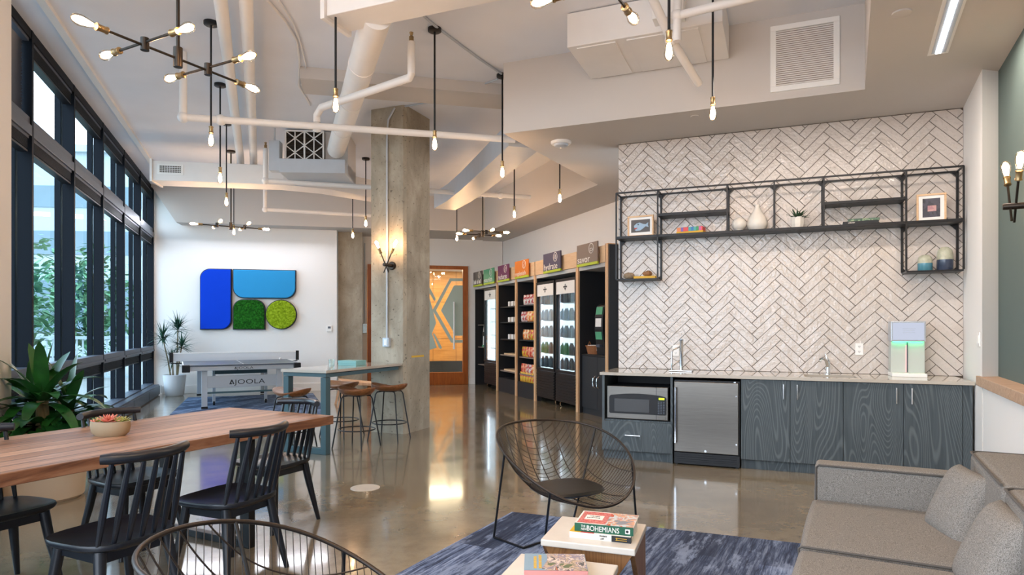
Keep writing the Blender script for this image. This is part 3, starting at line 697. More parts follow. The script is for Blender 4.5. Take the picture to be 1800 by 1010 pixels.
# ================================================================== KITCHENETTE (grid B: x along the tiles, y into the wall)
O = (0, 0, 0)
t = thing('countertop', 'long beige stone countertop with an inset sink in front of the tiled wall', 'countertop', O, RB)
w = MB(); w.box(-1.73, .25, 6.69, 7.42, .884, .914); w.box(.70, 1.583, 6.69, 7.42, .884, .914); w.box(.25, .70, 6.69, 6.78, .884, .914); w.box(.25, .70, 7.15, 7.42, .884, .914)
obj('slab', w, M['quartz'], t)
sk = MB(); sk.box(.24, .71, 6.77, 7.16, .72, .73); sk.box(.24, .255, 6.77, 7.16, .72, .886); sk.box(.695, .71, 6.77, 7.16, .72, .886); sk.box(.255, .695, 6.77, 6.785, .72, .886); sk.box(.255, .695, 7.145, 7.16, .72, .886)
obj('sink_basin', sk, M['steel'], t)
def pull(par, x, z0, z1, y=6.70):
    h = MB(); h.box(x-.006, x+.006, y-.035, y-.025, z0, z1); h.box(x-.005, x+.005, y-.03, y, z0+.02, z0+.03); h.box(x-.005, x+.005, y-.03, y, z1-.03, z1-.02)
    obj('handle', h, M['chrome'], par, bev=.002)
def base_cab(x0, x1, xm, lab):
    c = thing('base_cabinet', lab, 'cabinet', O, RB, 'slate cabinets under the counter')
    obj('carcass', MB().box(x0+.002, x1-.002, 6.735, 7.40, .10, .884), M['cab'], c)
    tk = MB(); tk.box(x0+.002, xm-.002, 6.775, 6.80, 0, .10); tk.box(xm+.002, x1-.002, 6.775, 6.80, 0, .10); obj('toe_kick', tk, M['cab'], c)
    for a, b, hx in ((x0, xm, xm-.06), (xm, x1, xm+.06)):
        d = obj('door', MB().box(a+.002, b-.002, 6.712, 6.733, .10, .878), M['cab'], c, bev=.0015); pull(d, hx, .70, .845, 6.712)
base_cab(-.325, .57, .119, 'slate wood two door cabinet under the sink, next to the steel fridge')
base_cab(.57, 1.50, 1.054, 'slate wood two door cabinet under the counter beside the right hand wall')
tag(obj('filler_panel', MB().box(1.503, 1.575, 6.72, 7.3, 0, .882), M['cab'], rz=RB, bev=.001), 'narrow slate filler panel between the last cabinet and the wall', 'panel')
c = thing('microwave_cabinet', 'slate open cabinet with one drawer holding the microwave', 'cabinet', O, RB)
w = MB(); w.box(-1.71, -1.685, 6.715, 7.40, .09, .884); w.box(-1.0, -.978, 6.715, 7.40, 0, .884); w.box(-1.685, -1.0, 6.73, 7.40, .40, .42); w.box(-1.685, -1.0, 7.36, 7.40, .42, .884); w.box(-1.685, -1.0, 6.73, 7.40, .09, .11)
obj('carcass', w, M['cab'], c)
obj('niche_lining', MB().box(-1.683, -1.002, 7.33, 7.358, .42, .882), M['blackmatte'], c)
obj('toe_kick', MB().box(-1.71, -1.0, 6.775, 6.80, 0, .09), M['cab'], c)
d = obj('drawer', MB().box(-1.708, -.985, 6.708, 6.73, .10, .405), M['cab'], c, bev=.0015)
h = MB(); h.box(-1.46, -1.30, 6.675, 6.685, .262, .272); h.box(-1.45, -1.44, 6.68, 6.708, .263, .271); h.box(-1.32, -1.31, 6.68, 6.708, .263, .271); obj('handle', h, M['chrome'], d, bev=.002)
m = thing('microwave', 'stainless steel microwave with black window in the open cabinet', 'microwave', O, RB)
obj('body', MB().box(-1.655, -1.03, 6.76, 7.2, .42, .765), M['blackmatte'], m)
obj('front_panel', MB().box(-1.66, -1.025, 6.725, 6.76, .43, .77), M['steel'], m, bev=.006)
g = [(-1.635, .495)]+[(-1.635, .655), (-1.62, .675)]+[(-1.62+.58*i/10, .675+.022*sin(pi*i/10)) for i in range(1, 10)]+[(-1.05, .67), (-1.042, .655), (-1.042, .495), (-1.05, .485), (-1.625, .485)]
obj('glass_door', MB().prism(g, 6.719, 6.726, 'y'), M['blackmatte'], m, bev=.002)
obj('window', MB().box(-1.58, -1.215, 6.716, 6.72, .505, .64), plain('microwave_window', '#3a3a3b', .25, var=0), m)
kp = MB()
for r in range(8):
    for k in range(3): kp.box(-1.128+k*.026, -1.112+k*.026, 6.716, 6.72, .50+r*.0165, .508+r*.0165)
obj('keypad', kp, M['frame_lt'], m); obj('clock_display', MB().box(-1.118, -1.062, 6.716, 6.72, .643, .663), M['clock'], m)
obj('open_button', MB().box(-1.13, -1.05, 6.719, 6.726, .44, .475), M['steel'], m, bev=.002)
obj('door_split', MB().box(-1.146, -1.142, 6.7235, 6.7255, .432, .768), M['black'], m)
f = thing('under_counter_fridge', 'brushed steel under counter fridge with a bar handle on its left', 'fridge', O, RB)
obj('body', MB().box(-.965, -.332, 6.73, 7.32, .02, .855), M['black'], f, bev=.004)
obj('door', MB().box(-.96, -.345, 6.69, 6.725, .135, .84), M['steel'], f, bev=.005)
h = MB(); h.box(-.955, -.932, 6.645, 6.66, .22, .785); h.box(-.95, -.937, 6.655, 6.692, .24, .27); h.box(-.95, -.937, 6.655, 6.692, .735, .765); obj('handle', h, M['chrome'], f, bev=.004)
gl = MB(); gl.box(-.96, -.335, 6.70, 6.73, .015, .125)
for i in range(4): gl.box(-.94, -.36, 6.694, 6.70, .03+i*.022, .041+i*.022)
obj('toe_grille', gl, M['black'], f); obj('lock', MB().at(-.655, 6.688, .155, 0, pi/2).lathe([(.012, -.003), (.012, .004), (0, .004)], 14), M['chrome'], f)
hs = MB()
for z in (.71, .24): hs.box(-.372, -.357, 6.684, 6.69, z-.006, z+.006)
hs.box(-.39, -.37, 6.70, 6.72, .842, .85); obj('hinge', hs, M['chrome'], f); ft = MB()
for a in (-.94, -.36): ft.at(a, 6.75, 0).lathe([(.018, 0), (.018, .02), (0, .02)], 10); 
obj('foot', ft, M['black'], f)
# taps, outlets, dispenser
t = thing('sink_faucet', 'small chrome tap standing behind the inset sink', 'faucet', un(.48, 7.26, FB)+(.914,), RB)
obj('base', MB().lathe([(.03, 0), (.03, .006), (.02, .012), (.018, .09), (.020, .13), (0, .14)], 18), M['chrome'], t, smooth=True)
obj('spout', MB().tube([(0, 0, .07), (-.02, -.03, .14), (-.05, -.08, .165), (-.075, -.12, .155), (-.082, -.135, .13)], [.017, .016, .014, .013, .012], 12), M['chrome'], t, smooth=True)
obj('lever', MB().tube([(0, 0, .135), (-.01, .005, .165), (-.02, .012, .20)], [.014, .009, .007], 10), M['chrome'], t, smooth=True)
t = thing('water_dispenser_tap', 'tall thin chrome dispensing tap on a small base at the left of the counter', 'faucet', un(-.945, 7.12, FB)+(.914,), RB)
obj('base', MB().prism([(-.12, -.06), (.12, -.06), (.12, .06), (-.12, .06)], 0, .018), M['chrome'], t, bev=.006)
obj('column', MB().lathe([(.019, .018), (.019, .32), (.022, .325), (.022, .345), (0, .347)], 16), M['chrome'], t, smooth=True)
obj('side_tube', MB().tube([(-.10, 0, .018), (-.10, 0, .2), (-.085, 0, .23), (-.02, 0, .26)], .008, 8), M['chrome'], t, smooth=True)
br = MB(); br.tube([(-.1, 0, .06), (-.015, 0, .11)], .004); br.tube([(-.1, 0, .14), (-.015, 0, .09)], .004); obj('brace', br, M['chrome'], t)
def outlet(s, z, lab):
    o = thing('wall_outlet', lab, 'outlet', un(s, 7.4165, FB)+(z,), RB, 'outlets on the tiled wall')
    obj('cover_plate', MB().box(-.037, .037, -.006, 0, -.06, .06), M['white'], o, bev=.003)
    rc = MB()
    for zz in (-.026, .026): rc.box(-.017, .017, -.008, -.006, zz-.017, zz+.017)
    r = obj('receptacle', rc, M['white'], o); sl = MB()
    for zz in (-.026, .026): sl.box(-.008, -.005, -.0085, -.008, zz-.006, zz+.008); sl.box(.005, .008, -.0085, -.008, zz-.006, zz+.008); sl.box(-.003, .003, -.0085, -.008, zz-.013, zz-.009)
    obj('slot', sl, M['black'], r)
z1 = H+(575-613)/F*6.95; outlet(-1.045, 1.125, 'white wall outlet on the tiles behind the tall dispensing tap'); outlet(.775, 1.165, 'white wall outlet on the tiles between sink and lit dispenser')
w = thing('drinks_dispenser', 'white countertop water dispenser with tablet screen and green glow', 'dispenser', un(1.165, 7.24, FB)+(.914,), RB)
obj('base', MB().box(-.145, .145, -.14, .12, 0, .035), M['white'], w, bev=.004)
obj('back_panel', MB().box(-.14, .145, -.02, .12, .035, .36), plain('pale_grey_panel', '#b9bdb6', .5, var=0), w, bev=.004)
obj('divider', MB().box(-.006, .002, -.03, -.02, .04, .33), M['frame_lt'], w)
obj('side_light', MB().box(-.014, -.008, -.028, -.02, .04, .30), emit('pink_led', '#ffb4b0', 1.0), w)
hd = obj('screen_housing', MB().box(-.145, .145, -.07, .10, .335, .53), M['silver'], w, bev=.006)
obj('screen', MB().box(-.130, .130, -.073, -.07, .352, .515), M['screenlit'], hd)
tx = MB()
for i, (a, b) in enumerate(((-.05, .06), (-.04, .05), (-.045, .055))): tx.box(a, b, -.0745, -.073, .455-i*.018, .4575-i*.018)
obj('screen_text', tx, M['silver'], hd)
obj('green_lamp', MB().box(-.125, .13, -.045, -.025, .331, .335), M['greenled'], w)
t = thing('light_switch', 'white double rocker switch on the return wall beside the tiles', 'switch', (3.965+.10, 5.51+.06, 1.29), 0)
rx, ry = r1[0]-r0[0], r1[1]-r0[1]; tt = .86; t.location = (r0[0]+rx*tt, r0[1]+ry*tt, 1.285); t.rotation_euler.z = atan2(ry, rx)+pi
obj('cover_plate', MB().box(-.06, .06, -.0, .008, -.06, .06), M['white'], t, bev=.002)
rk = MB(); rk.box(-.04, -.006, .008, .013, -.033, .033); rk.box(.006, .04, .008, .013, -.033, .033); obj('rocker', rk, M['white'], t)
# ------------------------------------------------------------------ black wall shelf and what stands on it
NF, NB = 7.17, 7.40
sh = thing('wall_shelf', 'long black metal wall shelf of open boxes on the tiled wall', 'shelf', O, RB)
sx = [-1.665, -1.205, -.482, -.023, .436, 1.148, 1.61]
zt, zm, zl = 2.885, 2.40, 1.925
def post(x, z0, z1):
    q = MB(); q.bar((x, NF, z0), (x, NF, z1), .016); q.bar((x, NB, z0), (x, NB, z1), .020); obj('upright', q, M['black'], sh)
for i, x in enumerate(sx): post(x, zl if i in (0, 1, 5, 6) else zm, zt)
rl = MB()
for y in (NF, NB): rl.bar((sx[0], y, zt), (sx[6], y, zt), .016)
for x in sx: rl.bar((x, NF, zt), (x, NB, zt), .014)
obj('top_rail', rl, M['black'], sh)
GUS = []
for x in sx:
    for sg in (1, -1):
        if (x == sx[0] and sg < 0) or (x == sx[6] and sg > 0): continue
        GUS.append([(x, zt), (x+sg*.06, zt), (x, zt-.06)])
for x0, x1 in ((sx[0], sx[1]), (sx[5], sx[6])):
    for x, sg in ((x0, 1), (x1, -1)):
        GUS.append([(x, zm-.03), (x+sg*.06, zm-.03), (x, zm-.09)]); GUS.append([(x, zl), (x+sg*.05, zl), (x, zl+.05)])
for pl in GUS: obj('gusset', MB().prism(pl, NB-.004, NB, 'y'), M['black'], sh)
obj('shelf_board', MB().box(sx[0], sx[6], NF-.008, NB+.008, zm-.028, zm), M['black'], sh, bev=.002)
obj('shelf_board', MB().box(sx[1], sx[2], NF, NB, 2.60, 2.63), M['black'], sh, bev=.002)
obj('shelf_board', MB().box(sx[4], sx[5], NF, NB, 2.608, 2.635), M['black'], sh, bev=.002)
obj('shelf_board', MB().box(sx[0], sx[1], NF-.008, NB+.008, zl-.016, zl), M['black'], sh, bev=.002)
obj('shelf_board', MB().box(sx[5], sx[6], NF-.008, NB+.008, zl-.016, zl), M['black'], sh, bev=.002)
def sloc(px_, n=7.28, z=2.40):
    dx = (px_-900)/F; a = radians(FB); tt = n/(-dx*sin(a)+cos(a)); return (dx*tt, tt, z)
def frame(name, lab, loc, w, h, art, rz):
    t = thing(name, lab, 'picture frame', loc, rz); b = .018
    f = MB(); f.box(-w/2, w/2, -.012, .012, 0, b); f.box(-w/2, w/2, -.012, .012, h-b, h); f.box(-w/2, -w/2+b, -.012, .012, b, h-b); f.box(w/2-b, w/2, -.012, .012, b, h-b)
    obj('moulding', f, M['maple'], t, bev=.002); obj('mount_board', MB().box(-w/2+b, w/2-b, -.002, .006, b, h-b), M['white'], t); return t
t = frame('picture_frame', 'pale wood picture frame with a blue sea creature print, left shelf box', sloc(1126, 7.27), .30, .235, None, RB-.12)
obj('print', MB().box(-.108, .108, -.004, -.002, .05, .19), plain('grey_print', '#55504f', .5, var=.1), t)
bd = [(-.07, .10), (-.075, .125), (-.045, .15), (-.01, .158), (.03, .14), (.06, .135), (.09, .155), (.085, .125), (.095, .10), (.06, .112), (.03, .09), (0, .07), (-.05, .065), (-.065, .078), (-.03, .10)]
obj('creature_print', MB().prism(bd, -.006, -.004, 'y'), plain('pale_blue_print', '#9fb9cf', .5, var=.1), t)
mo = MB().prism([(-.062, .082), (-.03, .10), (-.062, .10), (-.072, .093)], -.0075, -.006, 'y'); obj('creature_mouth', mo, M['red'], t)
obj('creature_eye', MB().at(-.025, -.0075, .136, 0, pi/2).lathe([(.007, -.001), (.007, .001), (0, .001)], 10), M['black'], t)
t = frame('picture_frame', 'pale wood picture frame with a dark abstract print, right shelf box', sloc(1637, 7.30), .245, .27, None, RB-.06)
obj('print', MB().box(-.072, .072, -.004, -.002, .045, .225), blotch('dark_abstract_print', ['#3a3b45', '#4a4a55', '#2f3038', '#55535c'], 9), t)
obj('pink_patch', MB().box(-.03, .04, -.006, -.004, .10, .155), blotch('pink_print', ['#b08288', '#c59a95', '#8f6b72'], 20), t)
t = thing('book', 'rainbow striped book on a yellow base, left of centre on the wall shelf', 'book', sloc(1217, 7.30), RB-.15)
obj('cover', MB().box(-.16, .13, -.06, .08, 0, .03), M['yellow'], t, bev=.002); obj('striped_block', MB().box(-.155, .125, -.055, .07, .03, .075), swatches('rainbow_stripes', ['#d94f4f', '#4aa3a0', '#7d5fa8', '#e08a5a', '#3d78b8', '#c55f93', '#47935c'], 'X', 36), t, bev=.002)
def lath(name, lab, cat, loc, prof, m, n=28):
    o = obj(name, MB().lathe(prof, n), m, loc=loc, smooth=True); return tag(o, lab, cat)
lath('ceramic_ball', 'small round white ceramic ball beside the tall vase', 'ornament', sloc(1299, 7.27), [(0, 0), (.035, .002)]+[(.073*sin(pi*i/16), .075-.073*cos(pi*i/16)) for i in range(3, 16)]+[(0, .148)], M['ceramic'])
lath('pear_vase', 'white pear shaped ceramic vase on the shelf', 'vase', sloc(1331, 7.30), [(0, 0), (.07, .002), (.098, .035), (.105, .075), (.095, .12), (.07, .165), (.045, .205), (.028, .24), (.022, .262), (.027, .275), (.02, .272), (.015, .255), (0, .25)], M['ceramic'])
t = thing('potted_aloe', 'small spiky aloe in a white faceted pot on the shelf', 'potted plant', sloc(1402, 7.28), 0)
obj('pot', MB().lathe([(0, 0), (.055, 0), (.062, .04), (.066, .115), (.058, .115), (.054, .10), (0, .10)], 8), M['ceramic'], t)
lf = MB()
for i in range(22): a = i*2.4; e = .25+1.15*((i*7) % 10)/10; lf.leaf((.012*cos(a), .012*sin(a), .10), (cos(a)*cos(e), sin(a)*cos(e), sin(e)), .11, .026, .25, 4, .3)
obj('leaves', lf, M['aloe'], t, solid=.003)
t = thing('book', 'thin black book lying on the right half of the shelf', 'book', sloc(1512, 7.26), RB-.05)
obj('cover', MB().box(-.155, .155, -.09, .09, 0, .028), M['black'], t, bev=.002); text('spine_text', 'LIBRARY', .016, M['letter'], t, (-.11, -.0905, .008))
t = thing('book', 'dark green printed book lying on the thin black book', 'book', sloc(1516, 7.28, 2.428), RB-.02)
obj('cover', MB().box(-.13, .14, -.085, .08, 0, .027), blotch('green_print_cover', ['#2f4a3c', '#4d6b55', '#8a9a7c', '#243a31'], 30), t, bev=.002)
def jar(lab, loc, r, h, top, bot, split):
    t = thing('ceramic_jar', lab, 'jar', loc, 0, 'two tone ceramic jars')
    obj('body', MB().lathe([(0, 0), (r*.9, 0), (r, r*.15), (r, split), (0, split)], 28), bot, t, smooth=True)
    obj('upper_glaze', MB().lathe([(r, split), (r*.98, h*.72), (r*.85, h*.88), (r*.5, h*.98), (r*.46, h), (r*.4, h*.97), (0, h*.96)], 28), top, t, smooth=True)
top = plain('cream_ribbed_glaze', '#b9b9a3', .3, var=.3, scale=40)
jar('short round jar, cream over teal glaze, in the right lower shelf box', sloc(1626, 7.28, zl), .062, .155, top, plain('teal_glaze', '#4f8596', .15, var=.05), .075)
jar('tall jar, cream over navy glaze, in the right lower shelf box', sloc(1661, 7.30, zl), .068, .225, top, plain('navy_glaze', '#3c4558', .12, var=.05), .105)
def rock(lab, loc, s, m):
    b = MB().ball((0, 0, s*.62), s, 7, 1.1, .8, .62)
    rng = random.Random(lab)
    for v in b.bm.verts: v.co *= rng.uniform(.85, 1.12)
    mz = min(v.co.z for v in b.bm.verts)
    for v in b.bm.verts: v.co.z -= mz
    return tag(obj('mineral_rock', b, m, loc=loc, bev=.004), lab, 'rock')
rk1 = plain('pale_rock', '#a08c74', .8, var=.3, scale=30)
rock('grey brown rock at the left of the lower left shelf box', sloc(1106, 7.28, zl), .062, rk1)
t = tag(obj('yellow_book', MB().box(-.12, .12, -.08, .08, 0, .028), M['yellow'], loc=sloc(1135, 7.28, zl), rz=RB, bev=.002), 'yellow book lying in the lower left shelf box', 'book')
rock('tan split rock lying on the yellow book', sloc(1138, 7.28, zl+.028), .05, plain('tan_rock', '#9a6f4c', .8, var=.3, scale=30))
# ================================================================== MICRO MARKET (grid A)
PF, PB = 4.80, 5.54
def apx(x, p=PF):
    dx = (x-900)/F; a = radians(FA); return p/(dx*cos(a)+sin(a))*(-dx*sin(a)+cos(a))
Q = [apx(833), 13.38, 12.25, 11.27, 9.51, apx(1066)]
NM = ['beside the glass door', 'between slim fridge and grab and go shelves', 'between the two snack bays', 'left of the double fridges', 'right of the double fridges', 'at the right end of the market']
def P(q, dq): return q
for i, q in enumerate(Q[1:5]):
    tag(obj('maple_post', MB().box(PF, PB, q-.05, q+.03, 0, 2.36), M['lightwood'], rz=RA, bev=.002), 'pale wood upright panel '+NM[i+1], 'panel', 'maple uprights of the market')
tag(obj('maple_post', MB().box(PF, PB, Q[5]-.04, Q[5]+.04, 0, 2.64), M['lightwood'], rz=RA, bev=.002), 'pale wood upright panel at the right end of the market, taller than the others', 'panel', 'maple uprights of the market')
tag(obj('end_panel', MB().box(PF+.01, PB, Q[5]-.07, Q[5]-.042, 0, 2.62), M['blackmatte'], rz=RA), 'black end panel closing the market next to the tiled wall', 'panel')
SEC = [(13.41, Q[0]), (12.28, 13.33), (11.30, 12.20), (9.54, 11.22), (Q[5]+.042, 9.46)]
for i, (a, b) in enumerate(SEC):
    t = thing('display_bay', ['black display bay at the far left of the market', 'black snack bay with sparse shelves under the plum sign', 'black snack bay with full shelves under the orange sign', 'black bay housing the double fridges', 'black bay with cabinet and payment kiosk'][i], 'display unit', O, RA, 'market bays')
    obj('back_panel', MB().box(PB-.03, PB, a, b, 0, 2.36), M['blackmatte'], t)
    w = MB(); w.box(PF+.03, PB-.03, b-.02, b, 0, 2.36); w.box(PF+.03, PB-.03, a, a+.02, 0, 2.36); obj('side_panel', w, M['blackmatte'], t)
    obj('fascia', MB().box(PF-.0, PF+.03, a-.03, b+.01, 2.365, 2.62), M['maple'], t, bev=.002)
    obj('lintel', MB().box(PF+.02, PB, a, b, 2.30, 2.362), M['soffit'], t)
    if i in (1, 2):
        for k, z in enumerate((.46, .80, 1.14, 1.50, 1.83)):
            obj('shelf_board', MB().box(PF+.06, PB-.03, a+.02, b-.02, z-.025, z), M['blackmatte'] if z > 1 else M['taupe'], t)
        obj('plinth', MB().box(PF+.02, PB, a+.02, b-.02, 0, .30), M['blackmatte'], t)
    if i == 0:
        for z in (.5, .92, 1.45): obj('shelf_board', MB().box(PF+.1, PB-.03, 14.32, b-.02, z-.02, z), M['taupe'], t)
SG = [((832, 847), 'char', 'treat yourself', 'charcoal'), ((850, 868), 'green', 'nourish', 'green'), ((875, 894), 'plum', 'recharge', 'plum'), ((905, 928), 'orange', 'replenish', 'orange'), ((955, 985), 'indigo', 'hydrate', 'indigo'), ((1014, 1050), 'taupe', 'savor', 'taupe')]
for (x0, x1), m, word, cn in SG:
    q0, q1 = apx(x0, 4.74), apx(x1, 4.74); wd = abs(q0-q1)
    # the sign's own frame: x runs along the market towards the viewer, -y faces the room
    X, Y = un(4.74, q0, FA)
    t = thing('market_sign', '%s market sign reading %s with a round emblem' % (cn, word) if cn != 'charcoal' else 'charcoal market sign with small lettering, leftmost of the row', 'sign', (X, Y, 2.35), RA-pi/2, 'signs above the market')
    obj('board', MB().box(0, wd, 0, .02, .04, .345), M[m], t); obj('lime_strip', MB().box(0, wd, -.002, .022, 0, .04), M['lime'], t)
    if cn == 'charcoal':      # too small to read in the photograph: unreadable strokes
        tb = MB()
        for i_ in range(13):
            if i_ not in (5, 8): tb.box(wd*(.06+.062*i_), wd*(.06+.062*i_)+wd*.04, -.002, 0, .06, .06+(.07 if i_ % 3 else .10))
        obj('lettering', tb, M['letter'], t)
    else:
      tx = text('lettering', word, .155 if len(word) < 9 else .12, M['letter'], t, (.02, -.001, .055), sx=1)
      wx = max(v.co.x for v in tx.data.vertices); tx.scale = (min(1.4, wd*(.80 if len(word) > 6 else .62)/wx), 1, 1)
    rg = MB(); cx, cz_ = wd-.15*wd/.62-.03, .255; rr = .075
    rg.tube([(cx+rr*cos(a*pi/12), -.001, cz_+rr*sin(a*pi/12)) for a in range(24)], .006, 6, True)
    if word == 'savor': rg.tube([(cx-.035, -.001, cz_), (cx-.03, -.001, cz_-.04), (cx+.03, -.001, cz_-.04), (cx+.035, -.001, cz_), (cx-.035, -.001, cz_)], .005, 6); rg.tube([(cx+.035, -.001, cz_-.01), (cx+.05, -.001, cz_-.02), (cx+.033, -.001, cz_-.035)], .004, 6)
    elif word == 'hydrate': rg.tube([(cx, -.001, cz_+.045), (cx+.026, -.001, cz_-.01), (cx, -.001, cz_-.04), (cx-.026, -.001, cz_-.01), (cx, -.001, cz_+.045)], .006, 6)
    else: rg.tube([(cx, -.001, cz_+.04), (cx+.02, -.001, cz_), (cx-.02, -.001, cz_), (cx, -.001, cz_-.045)], .005, 6)
    obj('emblem', rg, M['letter'], t)
# glass door coolers
def cooler(lab, q0, q1, ztop, name='drinks_cooler', stocked=True):
    t = thing(name, lab, 'fridge', O, RA, 'glass door coolers')
    b = MB(); b.box(PF+.06, PB-.05, q0, q0+.03, .1, ztop); b.box(PF+.06, PB-.05, q1-.03, q1, .1, ztop); b.box(PB-.08, PB-.05, q0, q1, .1, ztop); b.box(PF+.06, PB-.05, q0, q1, ztop-.05, ztop); b.box(PF+.06, PB-.05, q0, q1, .1, .60)
    obj('cabinet', b, M['black'], t, bev=.003)
    obj('inner_glow_liner', MB().box(PF+.30 if not stocked else PB-.10, PF+.32 if not stocked else PB-.081, q0+.03, q1-.03, .60, ztop-.05), M['liner'], t)  # self-glowing sheet, set forward behind the glass in the unstocked cooler
    obj('side_glow_liner', MB().box(PF+.09, PB-.10, q1-.032, q1-.03, .60, ztop-.05), M['liner'], t)
    ld = MB(); ld.box(PF+.09, PF+.11, q0+.05, q0+.065, .66, ztop-.3); ld.box(PF+.09, PF+.11, q1-.07, q1-.05, .66, ztop-.3); obj('led_strip', ld, M['led'], t)
    d = MB(); d.box(PF+.01, PF+.05, q0, q0+.045, .60, ztop); d.box(PF+.01, PF+.05, q1-.045, q1, .60, ztop); d.box(PF+.01, PF+.05, q0, q1, .60, .645); d.box(PF+.01, PF+.05, q0, q1, ztop-.05, ztop)
    fr_ = obj('door_frame', d, M['black'], t, bev=.003)
    obj('glass_panel', MB().box(PF+.028, PF+.034, q0+.045, q1-.045, .645, ztop-.05), M['clearglass'], fr_)
    hp = obj('header_panel', MB().box(PF+.012, PF+.027, q0+.045, q1-.045, ztop-.26, ztop-.03), M['letter'], fr_)
    qm = (q0+q1)/2
    lg = MB(); lg.at(PF+.010, qm, ztop-.145, RA*0); lg.prism([(-.07, -.012), (.07, -.012), (.07, .012), (-.07, .012)], -.001, .001, 'x'); lg.prism([(-.02, .02), (.02, .02), (0, .055)], -.001, .001, 'x'); lg.prism([(-.03, -.02), (0, -.065), (.03, -.02)], -.001, .001, 'x')
    obj('header_emblem', lg, M['ink'], hp)
    for k in range(4): obj('wire_shelf', MB().box(PF+.12, PB-.1, q0+.03, q1-.03, .90+k*.30, .912+k*.30), M['white'], t)
    g = MB(); g.box(PF+.02, PF+.06, q0+.01, q1-.01, .10, .59)
    for k in range(9): g.box(PF+.008, PF+.02, q0+.02, q1-.02, .13+k*.048, .158+k*.048)
    obj('lower_grille', g, M['black'], t)
    for qq in (q0+.08, q1-.08):
        c = MB().at(PF+.12, qq, .05, 0, 0, 0); c.at(PF+.12, qq-.015, .05, 0, -pi/2).lathe([(.05, 0), (.05, .03), (0, .03)], 14)
        c.at(0, 0, 0).box(PF+.08, PF+.16, qq-.03, qq+.03, .085, .10); obj('caster', c, M['chrome'], t)
    return t
cooler('slim glass door cooler with pale empty interior beside the far left bay', 13.44, 14.28, 2.27, stocked=False)
cooler('left one of the two stocked glass door coolers', 10.40, 11.20, 2.22)
cooler('right one of the two stocked glass door coolers', 9.56, 10.36, 2.22)
bm_ = {'clear': plain('water_bottle', '#c3d2e2', .2, var=.1), 'dark': plain('cola_bottle', '#596070', .2, var=.1), 'grn': plain('green_bottle', '#1f8a55', .2, var=.1), 'wht': plain('milk_bottle', '#d5dae2', .35, var=.05), 'grey': plain('silver_can', '#9aa2ad', .3, .2, var=.1)}
bot = {}
def bottle(kind):
    return MB().lathe([(0, 0), (.03, 0), (.033, .01), (.033, .13), (.028, .16), (.014, .19), (.014, .205), (0, .206)], 12)
shelfkind = [('dark', 'grey'), ('grn', 'dark'), ('grey', 'clear'), ('clear', 'wht'), ('dark', 'clear')]
zs = [.655, .912, 1.212, 1.512, 1.812]
SN = ['bottom', 'second', 'third', 'fourth', 'top']
for ci, (q0, q1) in enumerate(((10.40, 11.20), (9.56, 10.36))):
    for k in range(5):
        for j in range(7):
            kd = shelfkind[k][0 if j >= 3 or k in (0,) else 1] if k != 1 else ('grn' if j > 3 else 'dark')
            if kd not in bot: o = bot[kd] = obj('drink_bottle', bottle(kd), bm_[kd], smooth=True)
            else: o = bot[kd].copy(); COL.objects.link(o)
            x, y = un(PF+.10+.02*(j % 2), q0+.10+j*.1, FA); o.location = (x, y, zs[k]); o.rotation_euler = (0, 0, 0)
            tag(o, 'drink bottle on the %s shelf of the %s stocked cooler' % (SN[k], ('left', 'right')[ci]), 'bottle', 'bottles on the %s shelf of the %s cooler' % (SN[k], ('left', 'right')[ci]))
# snacks
snm = [blotch('snack_orange', ['#d9762e', '#e9c8a0', '#c94a30'], 16), blotch('snack_white', ['#d8d3cb', '#b03a36', '#e8e2d8'], 16), blotch('snack_red', ['#c23a2a', '#e0946a', '#7f2a22'], 16), blotch('snack_yellow', ['#d9b23a', '#c94a30', '#e8d9a0'], 16)]
def bag():
    m = MB(); rows = []
    for i in range(7):
        z = .20*i/6; t_ = sin(pi*min(1, max(0, i/6)))**.6*.035+.003
        ring = [m.v((.065*cos(a)*(1 if 0 < i < 6 else 1.05), t_*sin(a), z)) for a in [2*pi*k/10 for k in range(10)]]; rows.append(ring)
    for a, b in zip(rows, rows[1:]):
        for k in range(10): m.f([a[k], a[(k+1) % 10], b[(k+1) % 10], b[k]])
    m.f(rows[0][::-1]); m.f(rows[-1]); return m
bags = [obj('snack_bag', bag(), m, smooth=True) for m in snm]
used = set()
def place(o, q, z, p, rz, lab, cat, grp):
    if o.name in used: o = o.copy(); COL.objects.link(o)
    used.add(o.name); x, y = un(p, q, FA); o.location = (x, y, z); o.rotation_euler = (0, 0, RA-pi/2+rz); return tag(o, lab, cat, grp)
for k, z in enumerate((.46, .80, 1.14, 1.50)):
    for j in range(6):
        place(bags[(k+j//2) % 4], 11.42+j*.135, z, PF+.11+.02*((j*3+k) % 3), .15*((j % 3)-1), 'snack bag on the %s shelf of the bay under the orange sign' % SN[k], 'snack bag', 'snack bags on the %s shelf' % SN[k])
for j in range(4): place(bags[1], 11.50+j*.16, 1.83, PF+.12, .1*j, 'red and white snack bag on the top shelf of the bay under the orange sign', 'snack bag', 'snack bags on the top shelf')
for j in range(6): place(bags[3], 11.42+j*.135, .301, PF+.10, .1*j, 'yellow snack bag on the plinth of the bay under the orange sign', 'snack bag', 'snack bags on the plinth')
bxm = obj('snack_box', MB().box(-.05, .05, -.04, .04, 0, .10), M['letter'])
for k, z in enumerate((1.14, 1.50, 1.83)):
    for j in range(3): place(bxm, 12.45+j*.19, z, PF+.12, 0, 'small pale packet on the %s shelf of the bay under the plum sign' % SN[k+2], 'packet', 'packets on the %s shelf of the plum bay' % SN[k+2])
